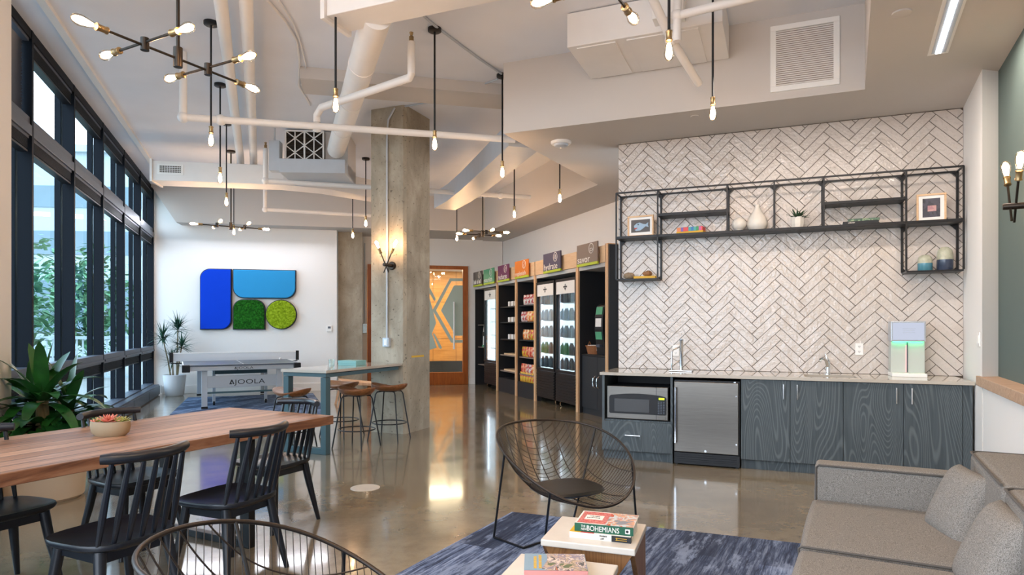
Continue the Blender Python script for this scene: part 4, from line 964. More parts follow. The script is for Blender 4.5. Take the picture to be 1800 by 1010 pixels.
for k, z in enumerate((.46, .80)):
    tag(obj('wooden_tray', MB().prism([(PF+.07, 12.35), (PF+.07, 13.1), (PF+.5, 13.1), (PF+.5, 12.35)], z, z+.035), M['maple'], rz=RA, bev=.004), 'pale wood tray on the %s shelf of the bay under the plum sign' % SN[k], 'tray')
x, y = un(PF+.2, 14.42, FA)
t = thing('coffee_machine', 'white coffee machine with green base on a shelf of the far left bay', 'machine', (x, y, .92), RA-pi/2)
obj('body', MB().prism([(-.16, 0), (.1, 0), (.1, .62), (0, .66), (-.12, .42)], -.12, .16, 'y'), M['white'], t, bev=.01); obj('base', MB().box(-.17, .11, -.13, .17, 0, .05), M['green'], t); obj('nozzle', MB().box(-.14, -.02, -.135, -.12, .26, .36), M['black'], t)
# cabinet, basket, kiosk
q0, q1 = Q[5]+.07, 9.43
c = thing('storage_cabinet', 'black two door cabinet with bow handles under the payment kiosk', 'cabinet', O, RA)
obj('carcass', MB().box(PF+.08, PB-.03, q0, q1, 0, .93), M['blackmatte'], c); obj('top', MB().box(PF+.05, PB-.03, q0, q1, .93, .955), M['black'], c)
qm = apx(1044)
for a, b in ((q0+.005, qm-.003), (qm+.003, q1-.005)):
    d = obj('door', MB().box(PF+.06, PF+.08, a, b, .10, .925), M['blackmatte'], c, bev=.002); s = -1 if b < qm else 1
    yq = qm+s*.06; obj('handle', MB().tube([(PF+.06, yq, .44), (PF+.02, yq, .47), (PF+.012, yq, .53), (PF+.02, yq, .59), (PF+.06, yq, .62)], .011, 8), M['chrome'], d, smooth=True)
x, y = un(PF+.2, 9.27, FA)
b = thing('wicker_basket', 'brown wicker basket of packets on the black cabinet', 'basket', (x, y, .955), RA-pi/2)
wk = plain('wicker', '#9b5f34', .7, var=.3, scale=60)
bw = MB().lathe([(0, 0), (.13, 0), (.17, .13), (.165, .13), (.125, .012), (0, .012)], 20, 1, .75); obj('body', bw, wk, b); obj('rim', MB().tube([(.17*cos(a*pi/10), .1275*sin(a*pi/10), .13) for a in range(20)], .01, 6, True), wk, b)
obj('handle', MB().tube([(-.16, -.03, .13), (-.17, 0, .2), (-.16, .03, .13)], .009, 6), wk, b)
for j in range(5): obj('packet', MB().at(-.1+j*.05, 0, .06, .3*j).box(-.02, .02, -.06, .06, 0, .085), M['letter'], b)
x, y = un(PF+.33, 9.0, FA)
k = thing('payment_kiosk', 'black curved payment kiosk with green panels on the black cabinet', 'kiosk', (x, y, .955), RA-pi/2)
pr = [(0, 0), (.02, .2), (.045, .40), (.04, .6), (0, .77), (-.05, .80)]   # front profile (forward, height)
bk = MB(); rows = []
for f_, z in pr: rows.append([bk.v((-.13, -.16-f_, z)), bk.v((.13, -.16-f_, z)), bk.v((.13, .05, z)), bk.v((-.13, .05, z))])
for a, b_ in zip(rows, rows[1:]):
    for i in range(4): bk.f([a[i], a[(i+1) % 4], b_[(i+1) % 4], b_[i]])
bk.f(rows[0][::-1]); bk.f(rows[-1]); obj('body', bk, M['black'], k, bev=.006)
obj('green_panel', MB().at(0, -.187, .69, 0, radians(-8)).box(-.10, .10, -.004, .004, -.06, .06), M['green'], k)
obj('green_panel', MB().at(0, -.199, .30, 0, radians(6)).box(-.10, .10, -.004, .004, -.06, .06), M['green'], k)
obj('screen', MB().at(0, -.204, .51, 0, radians(-2)).box(-.09, .09, -.005, .005, -.07, .06), M['letter'], k)
obj('card_reader', MB().box(-.05, .06, -.22, -.17, .12, .16), M['frame_lt'], k)
x, y = un(PB-.12, 8.93, FA)
tag(obj('cup_dispenser', MB().lathe([(.05, 0), (.05, .36), (.03, .38), (0, .38)], 16), M['frame_lt'], loc=(x, y, 1.78), smooth=True), 'grey cup tube fixed high in the kiosk bay', 'dispenser')
# ================================================================== ART WALL
def rrect(x0, x1, z0, z1, r):   # r: radii for (bl, br, tr, tl)
    pts = []
    for (cx, cz, a0), rr in zip(((x0, z0, pi), (x1, z0, 1.5*pi), (x1, z1, 0), (x0, z1, .5*pi)), r):
        ox = cx+(rr if cx == x0 else -rr); oz = cz+(rr if cz == z0 else -rr)
        if rr < .01: pts.append((cx, cz))
        else: pts += [(ox+rr*cos(a0+.5*pi*i/8), oz+rr*sin(a0+.5*pi*i/8)) for i in range(9)]
    return pts
def panel(lab, poly, m, off=.02):
    t = thing('art_panel', lab, 'wall art', O, RC, 'felt and moss art panels')
    cx = sum(p[0] for p in poly)/len(poly); cz = sum(p[1] for p in poly)/len(poly)
    obj('edge_band', MB().prism(poly, 14.72, 14.80, 'y'), M['navyedge'], t)
    xs = [p[0] for p in poly]; zs_ = [p[1] for p in poly]; sx_ = 1-.03/(max(xs)-min(xs)); sz_ = 1-.03/(max(zs_)-min(zs_))
    mx, mz = (max(xs)+min(xs))/2, (max(zs_)+min(zs_))/2
    obj('face', MB().prism([(mx+(x-mx)*sx_, mz+(z-mz)*sz_) for x, z in poly], 14.69, 14.721, 'y'), m, t, bev=.012, smooth=True)
panel('tall royal blue art panel with two rounded corners on the far white wall', rrect(-3.29, -2.67, 1.335, 2.62, (.0, .2, .0, .2)), M['blue'])
panel('wide sky blue art panel with rounded lower corners on the far white wall', rrect(-2.645, -1.37, 2.0, 2.62, (.22, .22, 0, 0)), M['ltblue'])
panel('dark green moss art panel with rounded upper corners on the far white wall', rrect(-2.645, -2.0, 1.335, 1.98, (0, 0, .2, .2)), M['mossd'])
panel('round lime green moss art panel on the far white wall', [(-1.675+.32*cos(2*pi*i/40), 1.66+.32*sin(2*pi*i/40)) for i in range(40)], M['mossl'])
t = thing('thermostat', 'small white thermostat on the far wall right of the art panels', 'thermostat', un(-.68, 14.8, FC)+(1.36,), RC)
obj('cover', MB().box(-.055, .055, -.025, 0, -.07, .07), M['white'], t, bev=.006); obj('display', MB().box(-.03, .03, -.027, -.025, -.0, .045), M['frame_lt'], t)
t = thing('switch_box', 'steel switch box on the wall beside the far concrete column', 'switch', un(.085, 15.64, FC)+(1.36,), RC)
obj('box', MB().box(-.05, .05, -.05, 0, -.11, .11), M['chrome'], t, bev=.004); obj('conduit', MB().tube([(0, -.025, .11), (0, -.025, 2.0)], .012), M['mepgrey'], t)
# conduit and outlet on the near column
t = thing('column_outlet', 'steel outlet box with conduit on the near concrete column', 'outlet', un(-4.72, 7.26, FB)+(0,), RB)
obj('box', MB().box(-.05, .05, -.055, 0, 1.13, 1.25), M['mepgrey'], t, bev=.005); cvx = obj('cover', MB().box(-.035, .035, -.062, -.055, 1.14, 1.24), M['silver'], t); obj('receptacle', MB().box(-.018, .018, -.066, -.062, 1.155, 1.225), M['white'], cvx)
obj('conduit', MB().tube([(0, -.02, 1.25), (0, -.02, 3.9), (.02, -.02, 4.1), (.12, -.02, 4.24)], .013, 10), M['mepgrey'], t, smooth=True)
tag(obj('yellow_tape', MB().box(-4.463+.0, -4.457, 7.42, 7.74, .985, 1.01), M['yellow'], rz=RB), 'yellow tape mark on the right face of the near concrete column', 'tape')
x, y = un(-4.99, 7.98, FB)
t = thing('hanging_plant', 'small green plant peeping out from behind the near concrete column', 'plant', (x-.03, y, H+(575-500)/F*8.95), 0)
obj('holder', MB().lathe([(0, -.06), (.05, -.06), (.06, .02), (0, .02)], 14), M['black'], t)
lf = MB()
for i in range(22): a = i*2.4; lf.leaf((0, 0, .02), (cos(a), sin(a), .5+.4*(i % 3)), .22, .05, .5, 4)
obj('leaves', lf, M['leaf'], t)
# ================================================================== FAR CORNER PLANT, PING-PONG TABLE, RUG
t = thing('dragon_tree', 'spiky dragon tree in a white round pot in the far window corner', 'potted plant', (-6.84, 13.15, 0), 0)
obj('pot', MB().lathe([(0, 0), (.15, 0), (.17, .02), (.215, .42), (.195, .43), (.185, .40), (0, .40)], 28), M['potwhite'], t, smooth=True)
obj('soil', MB().lathe([(0, .395), (.185, .40), (0, .402)], 20), M['soil'], t)
rng = random.Random(3)
for (bx_, by_), (tx_, ty_), h, n in (((-.08, 0), (-.24, 0), 1.16, 60), ((.02, .05), (.05, .03), 1.38, 70), ((.08, -.05), (.17, -.05), 1.02, 60), ((.0, -.06), (.0, -.08), .72, 36)):
    c = obj('cane', MB().tube([(bx_, by_, .38), ((bx_*2+tx_)/3, (by_+ty_)/2, .4+(h-.4)*.4), (tx_, ty_, h)], [.016, .013, .011], 8), M['bark'], t, smooth=True)
    lf = MB()
    for i in range(n):
        a = rng.uniform(0, 2*pi); e = rng.uniform(-.35, 1.35); lf.leaf((tx_, ty_, h+rng.uniform(-.08, .06)), (cos(a)*cos(e), sin(a)*cos(e), sin(e)), rng.uniform(.30, .42), .026, .35, 5, .3)
    obj('leaf_head', lf, M['leaf2'], t)
rp = [un(p, q, FA) for p, q in ((-1.35, 10.6), (1.0, 10.6), (1.0, 14.15), (-1.35, 14.15))]
tag(obj('area_rug', MB().prism(rp, .0, .012), M['rug2']), 'blue grey plank pattern rug under the table tennis table', 'rug')
ra = atan2(11.49-10.63, -3.75+5.4)
t = thing('table_tennis_table', 'grey table tennis table with net in front of the art wall', 'table', (-5.4, 10.63, 0), ra)
W = 1.86
nn = NT('pale_net'); n1 = nn.n('ShaderNodeBsdfTransparent'); n2 = nn.n('ShaderNodeBsdfDiffuse'); n2.inputs[0].default_value = lin('#d5d8dc'); n3 = nn.n('ShaderNodeMixShader'); n3.inputs[0].default_value = .55; nn.l(n1.outputs[0], n3.inputs[1]); nn.l(n2.outputs[0], n3.inputs[2]); nn.l(n3.outputs[0], nn.out.inputs[0]); NETM = nn.m
obj('tabletop', MB().box(0, W, 0, 1.36, .735, .76), M['ppblue'], t, bev=.004)
ln = MB(); ln.box(W/2-.006, W/2+.006, .02, 1.36, .7602, .7612); ln.box(0, .02, 0, 1.36, .7602, .7612); ln.box(W-.02, W, 0, 1.36, .7602, .7612); ln.box(0, W, 0, .02, .7602, .7612)
obj('white_lines', ln, M['white'], t)
obj('tabletop', MB().box(0, W, 1.38, 2.74, .735, .76), M['ppblue'], t, bev=.004)
obj('apron', MB().box(.08, W-.08, .03, .06, .66, .735), M['silver'], t, bev=.003)
for x in (0, W): obj('corner_guard', MB().box(x-.01 if x == 0 else x-.11, x+.11 if x == 0 else x+.01, -.015, .1, .64, .762), M['black'], t, bev=.01)
obj('net', MB().box(-.16, W+.16, 1.367, 1.373, .765, .915), NETM, t)
obj('net_tape', MB().box(-.16, W+.16, 1.362, 1.378, .905, .922), M['white'], t)
for x in (-.17, W+.17):
    b = obj('net_post', MB().box(x-.03, x+.03, 1.35, 1.39, .745, .93), M['black'], t, bev=.006)
    s = 1 if x < 0 else -1; obj('clamp', MB().box(min(x, x+s*.24), max(x, x+s*.24), 1.34, 1.40, .72, .738), M['black'], b)
for y in (.18, 2.55):
    for x in (.33, W-.33): 
        l = obj('leg', MB().box(x-.045, x+.045, y-.03, y+.03, .03, .70), M['silver'], t, bev=.004); obj('leg_foot', MB().box(x-.05, x+.05, y-.04, y+.04, .012, .05), M['black'], l)
for x in (.50, W-.50):
    l = obj('leg', MB().box(x-.025, x+.025, .62, .68, .06, .72), M['silver'], t, bev=.003); obj('caster', MB().at(x-.015, .65, .055, 0, 0, pi/2).lathe([(.043, 0), (.043, .03), (0, .03)], 14), M['black'], l)
bd = obj('brand_panel', MB().box(.375, W-.375, .165, .18, .36, .56), M['silver'], t, bev=.003)
def joola(par, x, y, z, s):
    tx = text('lettering', 'JOOLA', s, M['ink'], par, (x, y, z), sx=1.35, spacing=1.05); 
    tr = MB().at(x-s*.75, y, z); tr.prism([(0, 0), (.30*s, .70*s), (.42*s, .70*s), (.74*s, 0), (.56*s, 0), (.37*s, .42*s), (.26*s, .16*s), (.46*s, .16*s), (.40*s, 0)], -.002, .0, 'y'); obj('logo_mark', tr, M['ink'], par)
joola(bd, .80, .164, .41, .115); joola(t, .83, .029, .675, .06)
obj('storage_tray', MB().box(.5, W-.5, .45, .95, .57, .70), M['teal'], t, bev=.006)
cr = MB(); cr.box(.375, W-.375, .17, .20, .26, .29); obj('crossbar', cr, M['teal'], t)
X, Y = U(470, 628.5, .76); t = thing('table_tennis_paddle', 'pale wood table tennis paddle lying on the table', 'paddle', (X, Y, .7615), ra)
obj('blade', MB().lathe([(0, 0), (.078, 0), (.078, .012), (0, .012)], 24, 1, .95), M['maple'], t); obj('handle', MB().box(.07, .20, -.014, .014, 0, .022), M['maple'], t, bev=.004)
X, Y = U(492, 630, .78); tag(obj('table_tennis_ball', MB().ball((0, 0, .02), .02, 10), M['white'], loc=(X, Y, .7615), smooth=True), 'white ball lying on the table tennis table', 'ball')
# ================================================================== BAR TABLE AND STOOLS
t = thing('bar_table', 'tall white topped table with teal steel frame against the concrete column', 'table', (0, 0, 0), RB)
obj('tabletop', MB().box(-5.12, -4.5, 5.72, 7.255, .888, .92), M['quartz'], t, bev=.003)
fr2 = MB(); fr2.box(-5.10, -4.52, 5.74, 5.80, .845, .885); fr2.box(-4.58, -4.52, 5.80, 7.2, .84, .88); fr2.box(-5.10, -5.04, 5.80, 7.2, .84, .88); obj('top_frame', fr2, M['teal'], t)
for x in (-5.10, -4.59): obj('leg', MB().box(x, x+.07, 5.74, 5.82, .0, .84), M['teal'], t, bev=.003)
obj('floor_bar', MB().box(-5.03, -4.59, 5.75, 5.81, 0, .07), M['teal'], t, bev=.003)
X, Y = un(-4.82, 6.62, FB)
b = thing('gift_box', 'flat teal paper box lying on the tall table', 'box', (X, Y, .92), RB)
obj('box_body', MB().box(-.13, .13, -.10, .10, 0, .04), M['tealbox'], b, bev=.002); obj('box_lid', MB().box(-.133, .133, -.103, .103, .03, .062), M['tealbox'], b, bev=.002)
X, Y = U(583, 645, .92); g_ = tag(obj('drinking_glass', MB().lathe([(0, 0), (.03, 0), (.035, .09), (.032, .09), (.028, .006), (0, .006)], 18), M['clearglass'], loc=(X, Y, .92), smooth=True), 'small clear glass on the tall table left of the teal box', 'glass')
st = thing('bar_stool', '', 'stool', (0, 0, 0), 0, 'wooden seat bar stools')
sm = MB(); rows = []
for i in range(9):
    r = i/8; row = []
    for k in range(24):
        a = 2*pi*k/24; x, y = .25*cos(a)*r, .19*sin(a)*r; z = .665+.035*(abs(x)/.225)**2-.02*(1-r)**2+(.018 if y < 0 else -.018)*(abs(y)/.18)**1.5*(1-.5*(abs(x)/.225)); row.append((x, y, z))
    rows.append(row)
g = [[sm.v(p) for p in row] for row in rows[1:]]; c0 = sm.v((0, 0, .637))
for k in range(24): sm.f([c0, g[0][k], g[0][(k+1) % 24]])
for a, b in zip(g, g[1:]):
    for k in range(24): sm.f([a[k], b[k], b[(k+1) % 24], a[(k+1) % 24]])
lo = [sm.v((p[0]*.80, p[1]*.80, .605)) for p in rows[-1]]; c1 = sm.v((0, 0, .592))
for k in range(24): sm.f([g[-1][k], lo[k], lo[(k+1) % 24], g[-1][(k+1) % 24]]); sm.f([lo[k], c1, lo[(k+1) % 24]])
obj('seat', sm, M['stool'], st, smooth=True, sub=1)
for sx_ in (-1, 1):
    for sy_ in (-1, 1): obj('leg', MB().tube([(sx_*.06, sy_*.06, .60), (sx_*.115, sy_*.105, .592), (sx_*.13, sy_*.118, .56), (sx_*.2, sy_*.19, 0)], .0085, 8), M['black'], st, smooth=True)
obj('foot_ring', MB().tube([(.213*cos(a*pi/16), .2*sin(a*pi/16), .21) for a in range(32)], .007, 8, True), M['black'], st, smooth=True)
obj('seat_plate', MB().box(-.09, .09, -.08, .08, .592, .604), M['black'], st)
for i, (s_, n_, rz, lab) in enumerate(((-4.5, 6.27, 0, 'brown wood bar stool on the near side of the tall table, left of its pair'), (-4.44, 6.86, 8, 'brown wood bar stool close to the concrete column'), (-5.12, 5.9, 180, 'greyer bar stool behind the tall table leg'), (-5.14, 6.85, 175, 'wooden bar stool on the far side of the tall table'))):
    x, y = un(s_, n_, FB); o = st if i == 0 else dup(st); o.location = (x, y, 0); o.rotation_euler = (0, 0, RB+radians(rz)+pi/2*0); o['label'] = lab
t = thing('lounge_chair', 'peach wooden lounge chair half hidden behind the concrete column', 'chair', (-2.72, 11.6, 0), radians(20))
obj('seat', MB().prism([(-.35, .40), (.35, .34), (.35, .38), (-.35, .46)], -.3, .3, 'y'), M['walnutleg'], t, bev=.006)
obj('backrest', MB().prism([(.32, .36), (.52, .95), (.56, .94), (.37, .36)], -.3, .3, 'y'), M['walnutleg'], t, bev=.006)
for y in (-.28, .28):
    obj('leg', MB().bar((-.3, y, .42), (-.40, y, .0), .05, .035), M['walnutleg'], t); obj('leg', MB().bar((.3, y, .38), (.42, y, .0), .05, .035), M['walnutleg'], t)
# ================================================================== DINING TABLE AND CHAIRS
td = atan2(.446, .895)            # the table's long axis, right of straight ahead
t = thing('dining_table', 'long reclaimed wood plank table on black steel legs', 'table', (-1.735, 4.835, 0), -td)
LT, WT = 2.95, 1.05
obj('tabletop', MB().box(-WT/2, WT/2, -LT, 0, .70, .76), M['planks'], t, bev=.004)
for y in (-.66, -2.45):
    for x in (-.43, .35): obj('leg', MB().box(x, x+.08, y, y+.05, 0, .70), M['black'], t, bev=.003)
    obj('floor_bar', MB().box(-.35, .35, y, y+.05, 0, .045), M['black'], t, bev=.003); obj('top_bar', MB().box(-.43, .43, y, y+.05, .66, .70), M['black'], t, bev=.003)
X, Y = U(194, 765, .76)
b = thing('succulent_bowl', 'oval clay bowl of coral and olive succulents on the wooden table', 'potted plant', (X, Y, .76), -.1)
obj('bowl', MB().lathe([(0, 0), (.085, 0), (.108, .02), (.116, .055), (.113, .085), (.104, .085), (.104, .07), (0, .068)], 32, 1, .62), M['bowl'], b, smooth=True)
obj('soil', MB().lathe([(0, .068), (.104, .07), (0, .074)], 24, 1, .62), M['soil'], b)
for cx, cy, s, n, m, lab in ((.0, -.01, .075, 26, 'succ', 'coral rosette'), (-.065, .0, .05, 18, 'succ2', 'olive rosette'), (.062, .01, .055, 20, 'succ2', 'olive rosette'), (-.08, -.02, .035, 12, 'succ', 'coral rosette'), (.03, .03, .045, 14, 'succ2', 'olive rosette')):
    lf = MB()
    for i in range(n): a = i*2.4; e = .15+1.1*i/n; lf.leaf((cx, cy, .072), (cos(a)*cos(e), sin(a)*cos(e), sin(e)), s*(1.05-.35*i/n), s*.42, -.3, 4, .4)
    obj('rosette', lf, M[m], b, solid=.003)
def spindle_chair():
    c = thing('spindle_chair', '', 'chair', (0, 0, 0), 0, 'black spindle back chairs')
    s = MB(); out = []
    nx = 28
    for k in range(nx):
        a = 2*pi*k/nx; ca, sa = cos(a), sin(a); e = 2/3.6
        x = (abs(ca)**e)*(1 if ca > 0 else -1); y = (abs(sa)**e)*(1 if sa > 0 else -1); w = .225+.02*y; out.append((x*w, y*.215))
    rings = [(.0, .432), (.5, .434), (.82, .444), (.93, .452), (.985, .453), (1.0, .444), (.985, .43), (.9, .416), (.0, .414)]
    pr = []
    for r, z in rings: pr.append([s.v((0, .01, z))] if r == 0 else [s.v((x*r, y*r, z)) for x, y in out])
    for a, b2 in zip(pr, pr[1:]):
        for k in range(nx):
            q = ([a[0]] if len(a) == 1 else [a[k], a[(k+1) % nx]])+([b2[0]] if len(b2) == 1 else [b2[(k+1) % nx], b2[k]])
            s.f(q)
    obj('seat', s, M['chair'], c, smooth=True)
    for sx_ in (-1, 1):
        for y0, y1 in ((.145, .205), (-.14, -.215)):
            obj('leg', MB().tube([(sx_*.155, y0, .418), (sx_*.17, (y0*2+y1)/3, .28), (sx_*.215, y1, 0)], [.026, .024, .014], 10), M['chair'], c, smooth=True)
    ap = MB()
    for y in (.14, -.135): ap.box(-.15, .15, y-.011, y+.011, .365, .418)
    for x in (-.15, .15): ap.box(x-.011, x+.011, -.135, .14, .365, .418)
    obj('apron', ap, M['chair'], c)
    for i in range(7):
        u = (i-3)/3; bx_ = u*.175; by_ = -.185+.03*u*u; tx_ = u*.168; ty_ = -.30+.055*u*u
        P0, P1 = Vector((bx_, by_, .44)), Vector((tx_, ty_, .825))
        obj('spindle', MB().tube([P0, P0.lerp(P1, .35), P0.lerp(P1, .75), P1], [.0095, .015, .0125, .0095], 8), M['chair'], c, smooth=True)
    rl = [(-.20+.40*i/12, -.303+.062*((-.20+.40*i/12)/.168)**2, .83) for i in range(13)]
    obj('crest_rail', MB().tube(rl, [.021]+[.0245]*11+[.021], 12), M['chair'], c, smooth=True); return c
sc_ = spindle_chair()
for i, (x, y, fx, fy, lab) in enumerate(((-1.83, 2.99, -.9, .44, 'black spindle chair in front of the wooden table, nearest the camera'), (-1.585, 3.64, -.91, .40, 'black spindle chair in front of the wooden table, right of the nearest one'),
        (-2.40, 4.11, .9, -.43, 'black spindle chair behind the wooden table, between plant pot and bowl'), (-1.69, 4.60, -.47, -.88, 'black spindle chair at the far end of the wooden table'), (-2.68, 3.36, .9, -.43, 'black spindle chair behind the wooden table, cut by the left edge'))):
    o = sc_ if i == 0 else dup(sc_); o.location = (x, y, 0); o.rotation_euler = (0, 0, atan2(-fx, fy)); o['label'] = lab
# ================================================================== BIG FLOOR PLANT
t = thing('floor_plant', 'broad leaved green floor plant in a beige pot by the windows', 'potted plant', (-3.80, 5.28, 0), 0)
obj('pot', MB().lathe([(0, 0), (.25, 0), (.27, .02), (.315, .56), (.285, .57), (.275, .53), (0, .53)], 36), M['potbeige'], t, smooth=True)
obj('soil', MB().lathe([(0, .52), (.275, .53), (0, .535)], 20), M['soil'], t)
rng = random.Random(11)
for (bx_, by_), h, n, L0 in (((.05, -.1), .80, 20, .52), ((-.13, .05), .76, 18, .48), ((.12, .1), .70, 16, .46)):
    obj('cane', MB().tube([(bx_, by_, .5), (bx_, by_, h)], [.05, .042], 12), M['bark'], t, smooth=True)
    lf = MB()
    for i in range(n):
        a = i*2.399+bx_*9; e = 1.45-1.35*(i/n)**.8; Lf = L0*rng.uniform(.75, 1.05); lf.leaf((bx_, by_, h-.04+.05*(1-i/n)), (cos(a)*cos(e), sin(a)*cos(e), sin(e)), Lf, .10, .5+1.6*(i/n), 8, .22, broad=True)
    obj('leaf_crown', lf, M['leaf'], t, smooth=True)
lf = MB()
for i in range(60):
    a = i*2.4; e = rng.uniform(-.1, 1.0); r_ = rng.uniform(.0, .16); lf.leaf((r_*cos(a), r_*sin(a), rng.uniform(.52, .62)), (cos(a)*cos(e), sin(a)*cos(e), sin(e)), rng.uniform(.34, .55), .10, rng.uniform(.8, 2.0), 7, .22, broad=True)
obj('lower_leaves', lf, M['leaf'], t, smooth=True)
# ================================================================== LOUNGE
rp = [(0.0, 4.84), (2.85, 3.745), (.55, -.82), (-2.55, .0)]
tag(obj('area_rug', MB().prism(rp, 0, .010), M['rug']), 'blue grey plank pattern rug under the wire chair and coffee tables', 'rug')
def wire_chair(label):
    c = thing('wire_chair', label, 'chair', (0, 0, 0), 0, 'bronze wire lounge chairs')   # faces +y
    a_, b_ = .443, .452
    def rim(th): # th=0 right, pi/2 front
        x, y = a_*cos(th), b_*sin(th); s = sin(th); z = .616-.198*s-.099*s*s-.02*cos(th)**2; return Vector((x, y*(1.0 if s > 0 else 1.05), z))
    BT = Vector((0, .02, .285))
    def surf(th, r):  # r 0 bottom, 1 rim
        p = rim(th); k = r; f = (1-(1-k)**1.0); zz = BT.z+(p.z-BT.z)*(k**2.1); return Vector((BT.x+(p.x-BT.x)*f**.8, BT.y+(p.y-BT.y)*f**.8, zz))
    obj('rim', MB().tube([rim(2*pi*i/64) for i in range(64)], .0085, 10, True), M['bronzewire'], c, smooth=True)
    w = MB()
    def hit(x, y):   # shell height over a plan point
        th = atan2((y-BT.y)/b_, (x-BT.x)/a_); lo, hi = 0.0, 1.0
        for _ in range(22):
            m = (lo+hi)/2; p = surf(th, m)
            if hypot(p.x-BT.x, p.y-BT.y) < hypot(x-BT.x, y-BT.y): lo = m
            else: hi = m
        return surf(th, lo)
    for i in range(-4, 5):      # ribs running front to back
        x = i*.088; pts = []
        for j in range(41):
            e_ = b_*sqrt(1-(x/a_)**2)*.999; y = -1.05*e_+(2.05*e_)*(.5-.5*cos(pi*j/40)); pts.append(hit(x, y))
        if len(pts) > 3: w.tube(pts, .0034, 6)
    obj('rib_wires', w, M['bronzewire'], c, smooth=True)
    w = MB()
    for j in range(-18, 18):    # fine wires across
        y = j*.0252; bb = b_*(1 if y > 0 else 1.05); e_ = a_*sqrt(max(.0001, 1-(y/bb)**2))*.999; pts = []
        for i in range(37):
            x = -e_*cos(pi*i/36); pts.append(hit(x, y))
        if len(pts) > 3: w.tube(pts, .0017, 5)
    obj('cross_wires', w, M['bronzewire'], c, smooth=True)
    L1, CO, MM, L3, L2 = Vector((.429, -.19, .018)), Vector((.356, .081, .018)), Vector((-.07, -.048, .018)), Vector((-.465, .155, .018)), Vector((.17, .025, .018))
    obj('leg', MB().tube([surf(radians(-14), .9), L1], .0075, 8), M['black'], c, smooth=True)
    obj('leg', MB().tube([rim(radians(46)), L2], .0075, 8), M['black'], c, smooth=True)
    obj('leg', MB().tube([rim(radians(158)), L3], .0075, 8), M['black'], c, smooth=True)
    obj('leg', MB().tube([rim(radians(-152)), MM], .0075, 8), M['black'], c, smooth=True)
    obj('floor_bar', MB().tube([L1, CO, MM], .0075, 8), M['black'], c, smooth=True)
    obj('floor_bar', MB().tube([MM, L3], .0075, 8), M['black'], c, smooth=True)
    cu = MB(); n = 28; rg = []
    for r, z in ((0, .300), (.6, .306), (.9, .320), (1, .335), (.95, .350), (.6, .352), (0, .346)):
        if r == 0: rg.append([cu.v((0, .03, z))]); continue
        row = []
        for k in range(n):
            a = 2*pi*k/n; e = .7; ca, sa = cos(a), sin(a); row.append(cu.v(((abs(ca)**e)*(1 if ca > 0 else -1)*.232*r, .02+(abs(sa)**e)*(1 if sa > 0 else -1)*.205*r, z)))
        rg.append(row)
    for a, b in zip(rg, rg[1:]):
        for k in range(n): cu.f(([a[0]] if len(a) == 1 else [a[k], a[(k+1) % n]])+([b[0]] if len(b) == 1 else [b[(k+1) % n], b[k]]))
    obj('seat_cushion', cu, M['leather'], c, smooth=True); return c
wc = wire_chair('bronze wire lounge chair with black seat pad at the rug edge')
wc.location = (.35, 4.255, 0); wc.rotation_euler.z = radians(-152.8)
dup(wc, (-.674, 2.10, 0), radians(-69.6), 'bronze wire lounge chair cut by the bottom edge, in front of the black chairs')
def coffee(lab, loc, rz, w, d, h):
    t = thing('coffee_table', lab, 'coffee table', loc, rz, 'marble topped nesting tables')
    obj('marble_top', MB().box(0, w, 0, d, h-.03, h), M['marble'], t, bev=.005)
    z = h-.03; i_ = .012
    fp = [(i_, z), (w-i_, z), (w*.56, z*.36), (w*.66, .01), (w*.34, .01), (w*.44, z*.36)]
    obj('wood_panel', MB().prism(fp, .012, .035, 'y'), M['acacia'], t, bev=.002); obj('wood_panel', MB().prism(fp, d-.035, d-.012, 'y'), M['acacia'], t, bev=.002)
    sp = [(.014, z), (d-.012, z), (d+.01, .01), (d*.70, .01), (d*.52, z*.5)]
    for x in (.0, w-.03): obj('wood_panel', MB().prism(sp, x+.004, x+.026, 'x'), M['acacia'], t, bev=.002)
X, Y = U(950, 947, .45); coffee('taller marble topped table with faceted wood base, two books on it', (X, Y, 0), radians(-19), .415, .375, .45)
tx_, ty_ = X, Y
X2, Y2 = U(912, 970, .40); cs2 = (cos(radians(-19)), sin(radians(-19)))
d2 = .40; coffee('lower marble topped table at the bottom edge, one book on it', (X2+d2*cs2[1]*1.0+.01, Y2-d2*cs2[0]-.012, 0), radians(-19), .425, d2, .40)
X, Y = U(642, 857); tag(obj('floor_box_cover', MB().lathe([(.125, 0), (.125, .003), (.12, .004), (0, .004)], 36), M['marble'], loc=(X, Y, 0)), 'pale round cover plate set in the concrete floor between the tables', 'cover plate')
# books
t = thing('book', 'white spined cookbook at the bottom of the pile on the taller marble table', 'book', U(1001, 943, .452)+(.45,), radians(-19))
obj('cover', MB().box(0, .272, 0, .20, 0, .028), M['paper'], t, bev=.0015)
obj('spine_end', MB().box(.188, .2725, -.001, .02, .001, .0275), M['ink'], t); sp = MB(); sp.box(.205, .255, -.0018, -.001, .009, .0105); sp.box(.205, .255, -.0018, -.001, .017, .0185); sp.box(.21, .213, -.0018, -.001, .008, .02); obj('spine_mark', sp, M['yellow'], t)
tp = text('spine_text', 'SLEEVES', .0095, M['ink'], t, (.168, -.0012, .024), (pi/2, pi, 0)); tp = text('spine_text', 'ART', .0095, M['ink'], t, (.156, -.0012, .0125), (pi/2, pi, 0))
obj('cover_strip', MB().box(.0, .05, -.0005, .2, .0275, .0286), M['yellow'], t); obj('cover_strip', MB().box(.05, .11, -.0005, .2, .0275, .0286), M['red'], t)
X, Y = U(1010, 932, .4785)
t = thing('book', 'green spined book with big white lettering on top of the pile', 'book', (X, Y, .4785), radians(-18))
obj('pages', MB().box(.003, .255, .003, .196, .003, .033), M['paper'], t); 
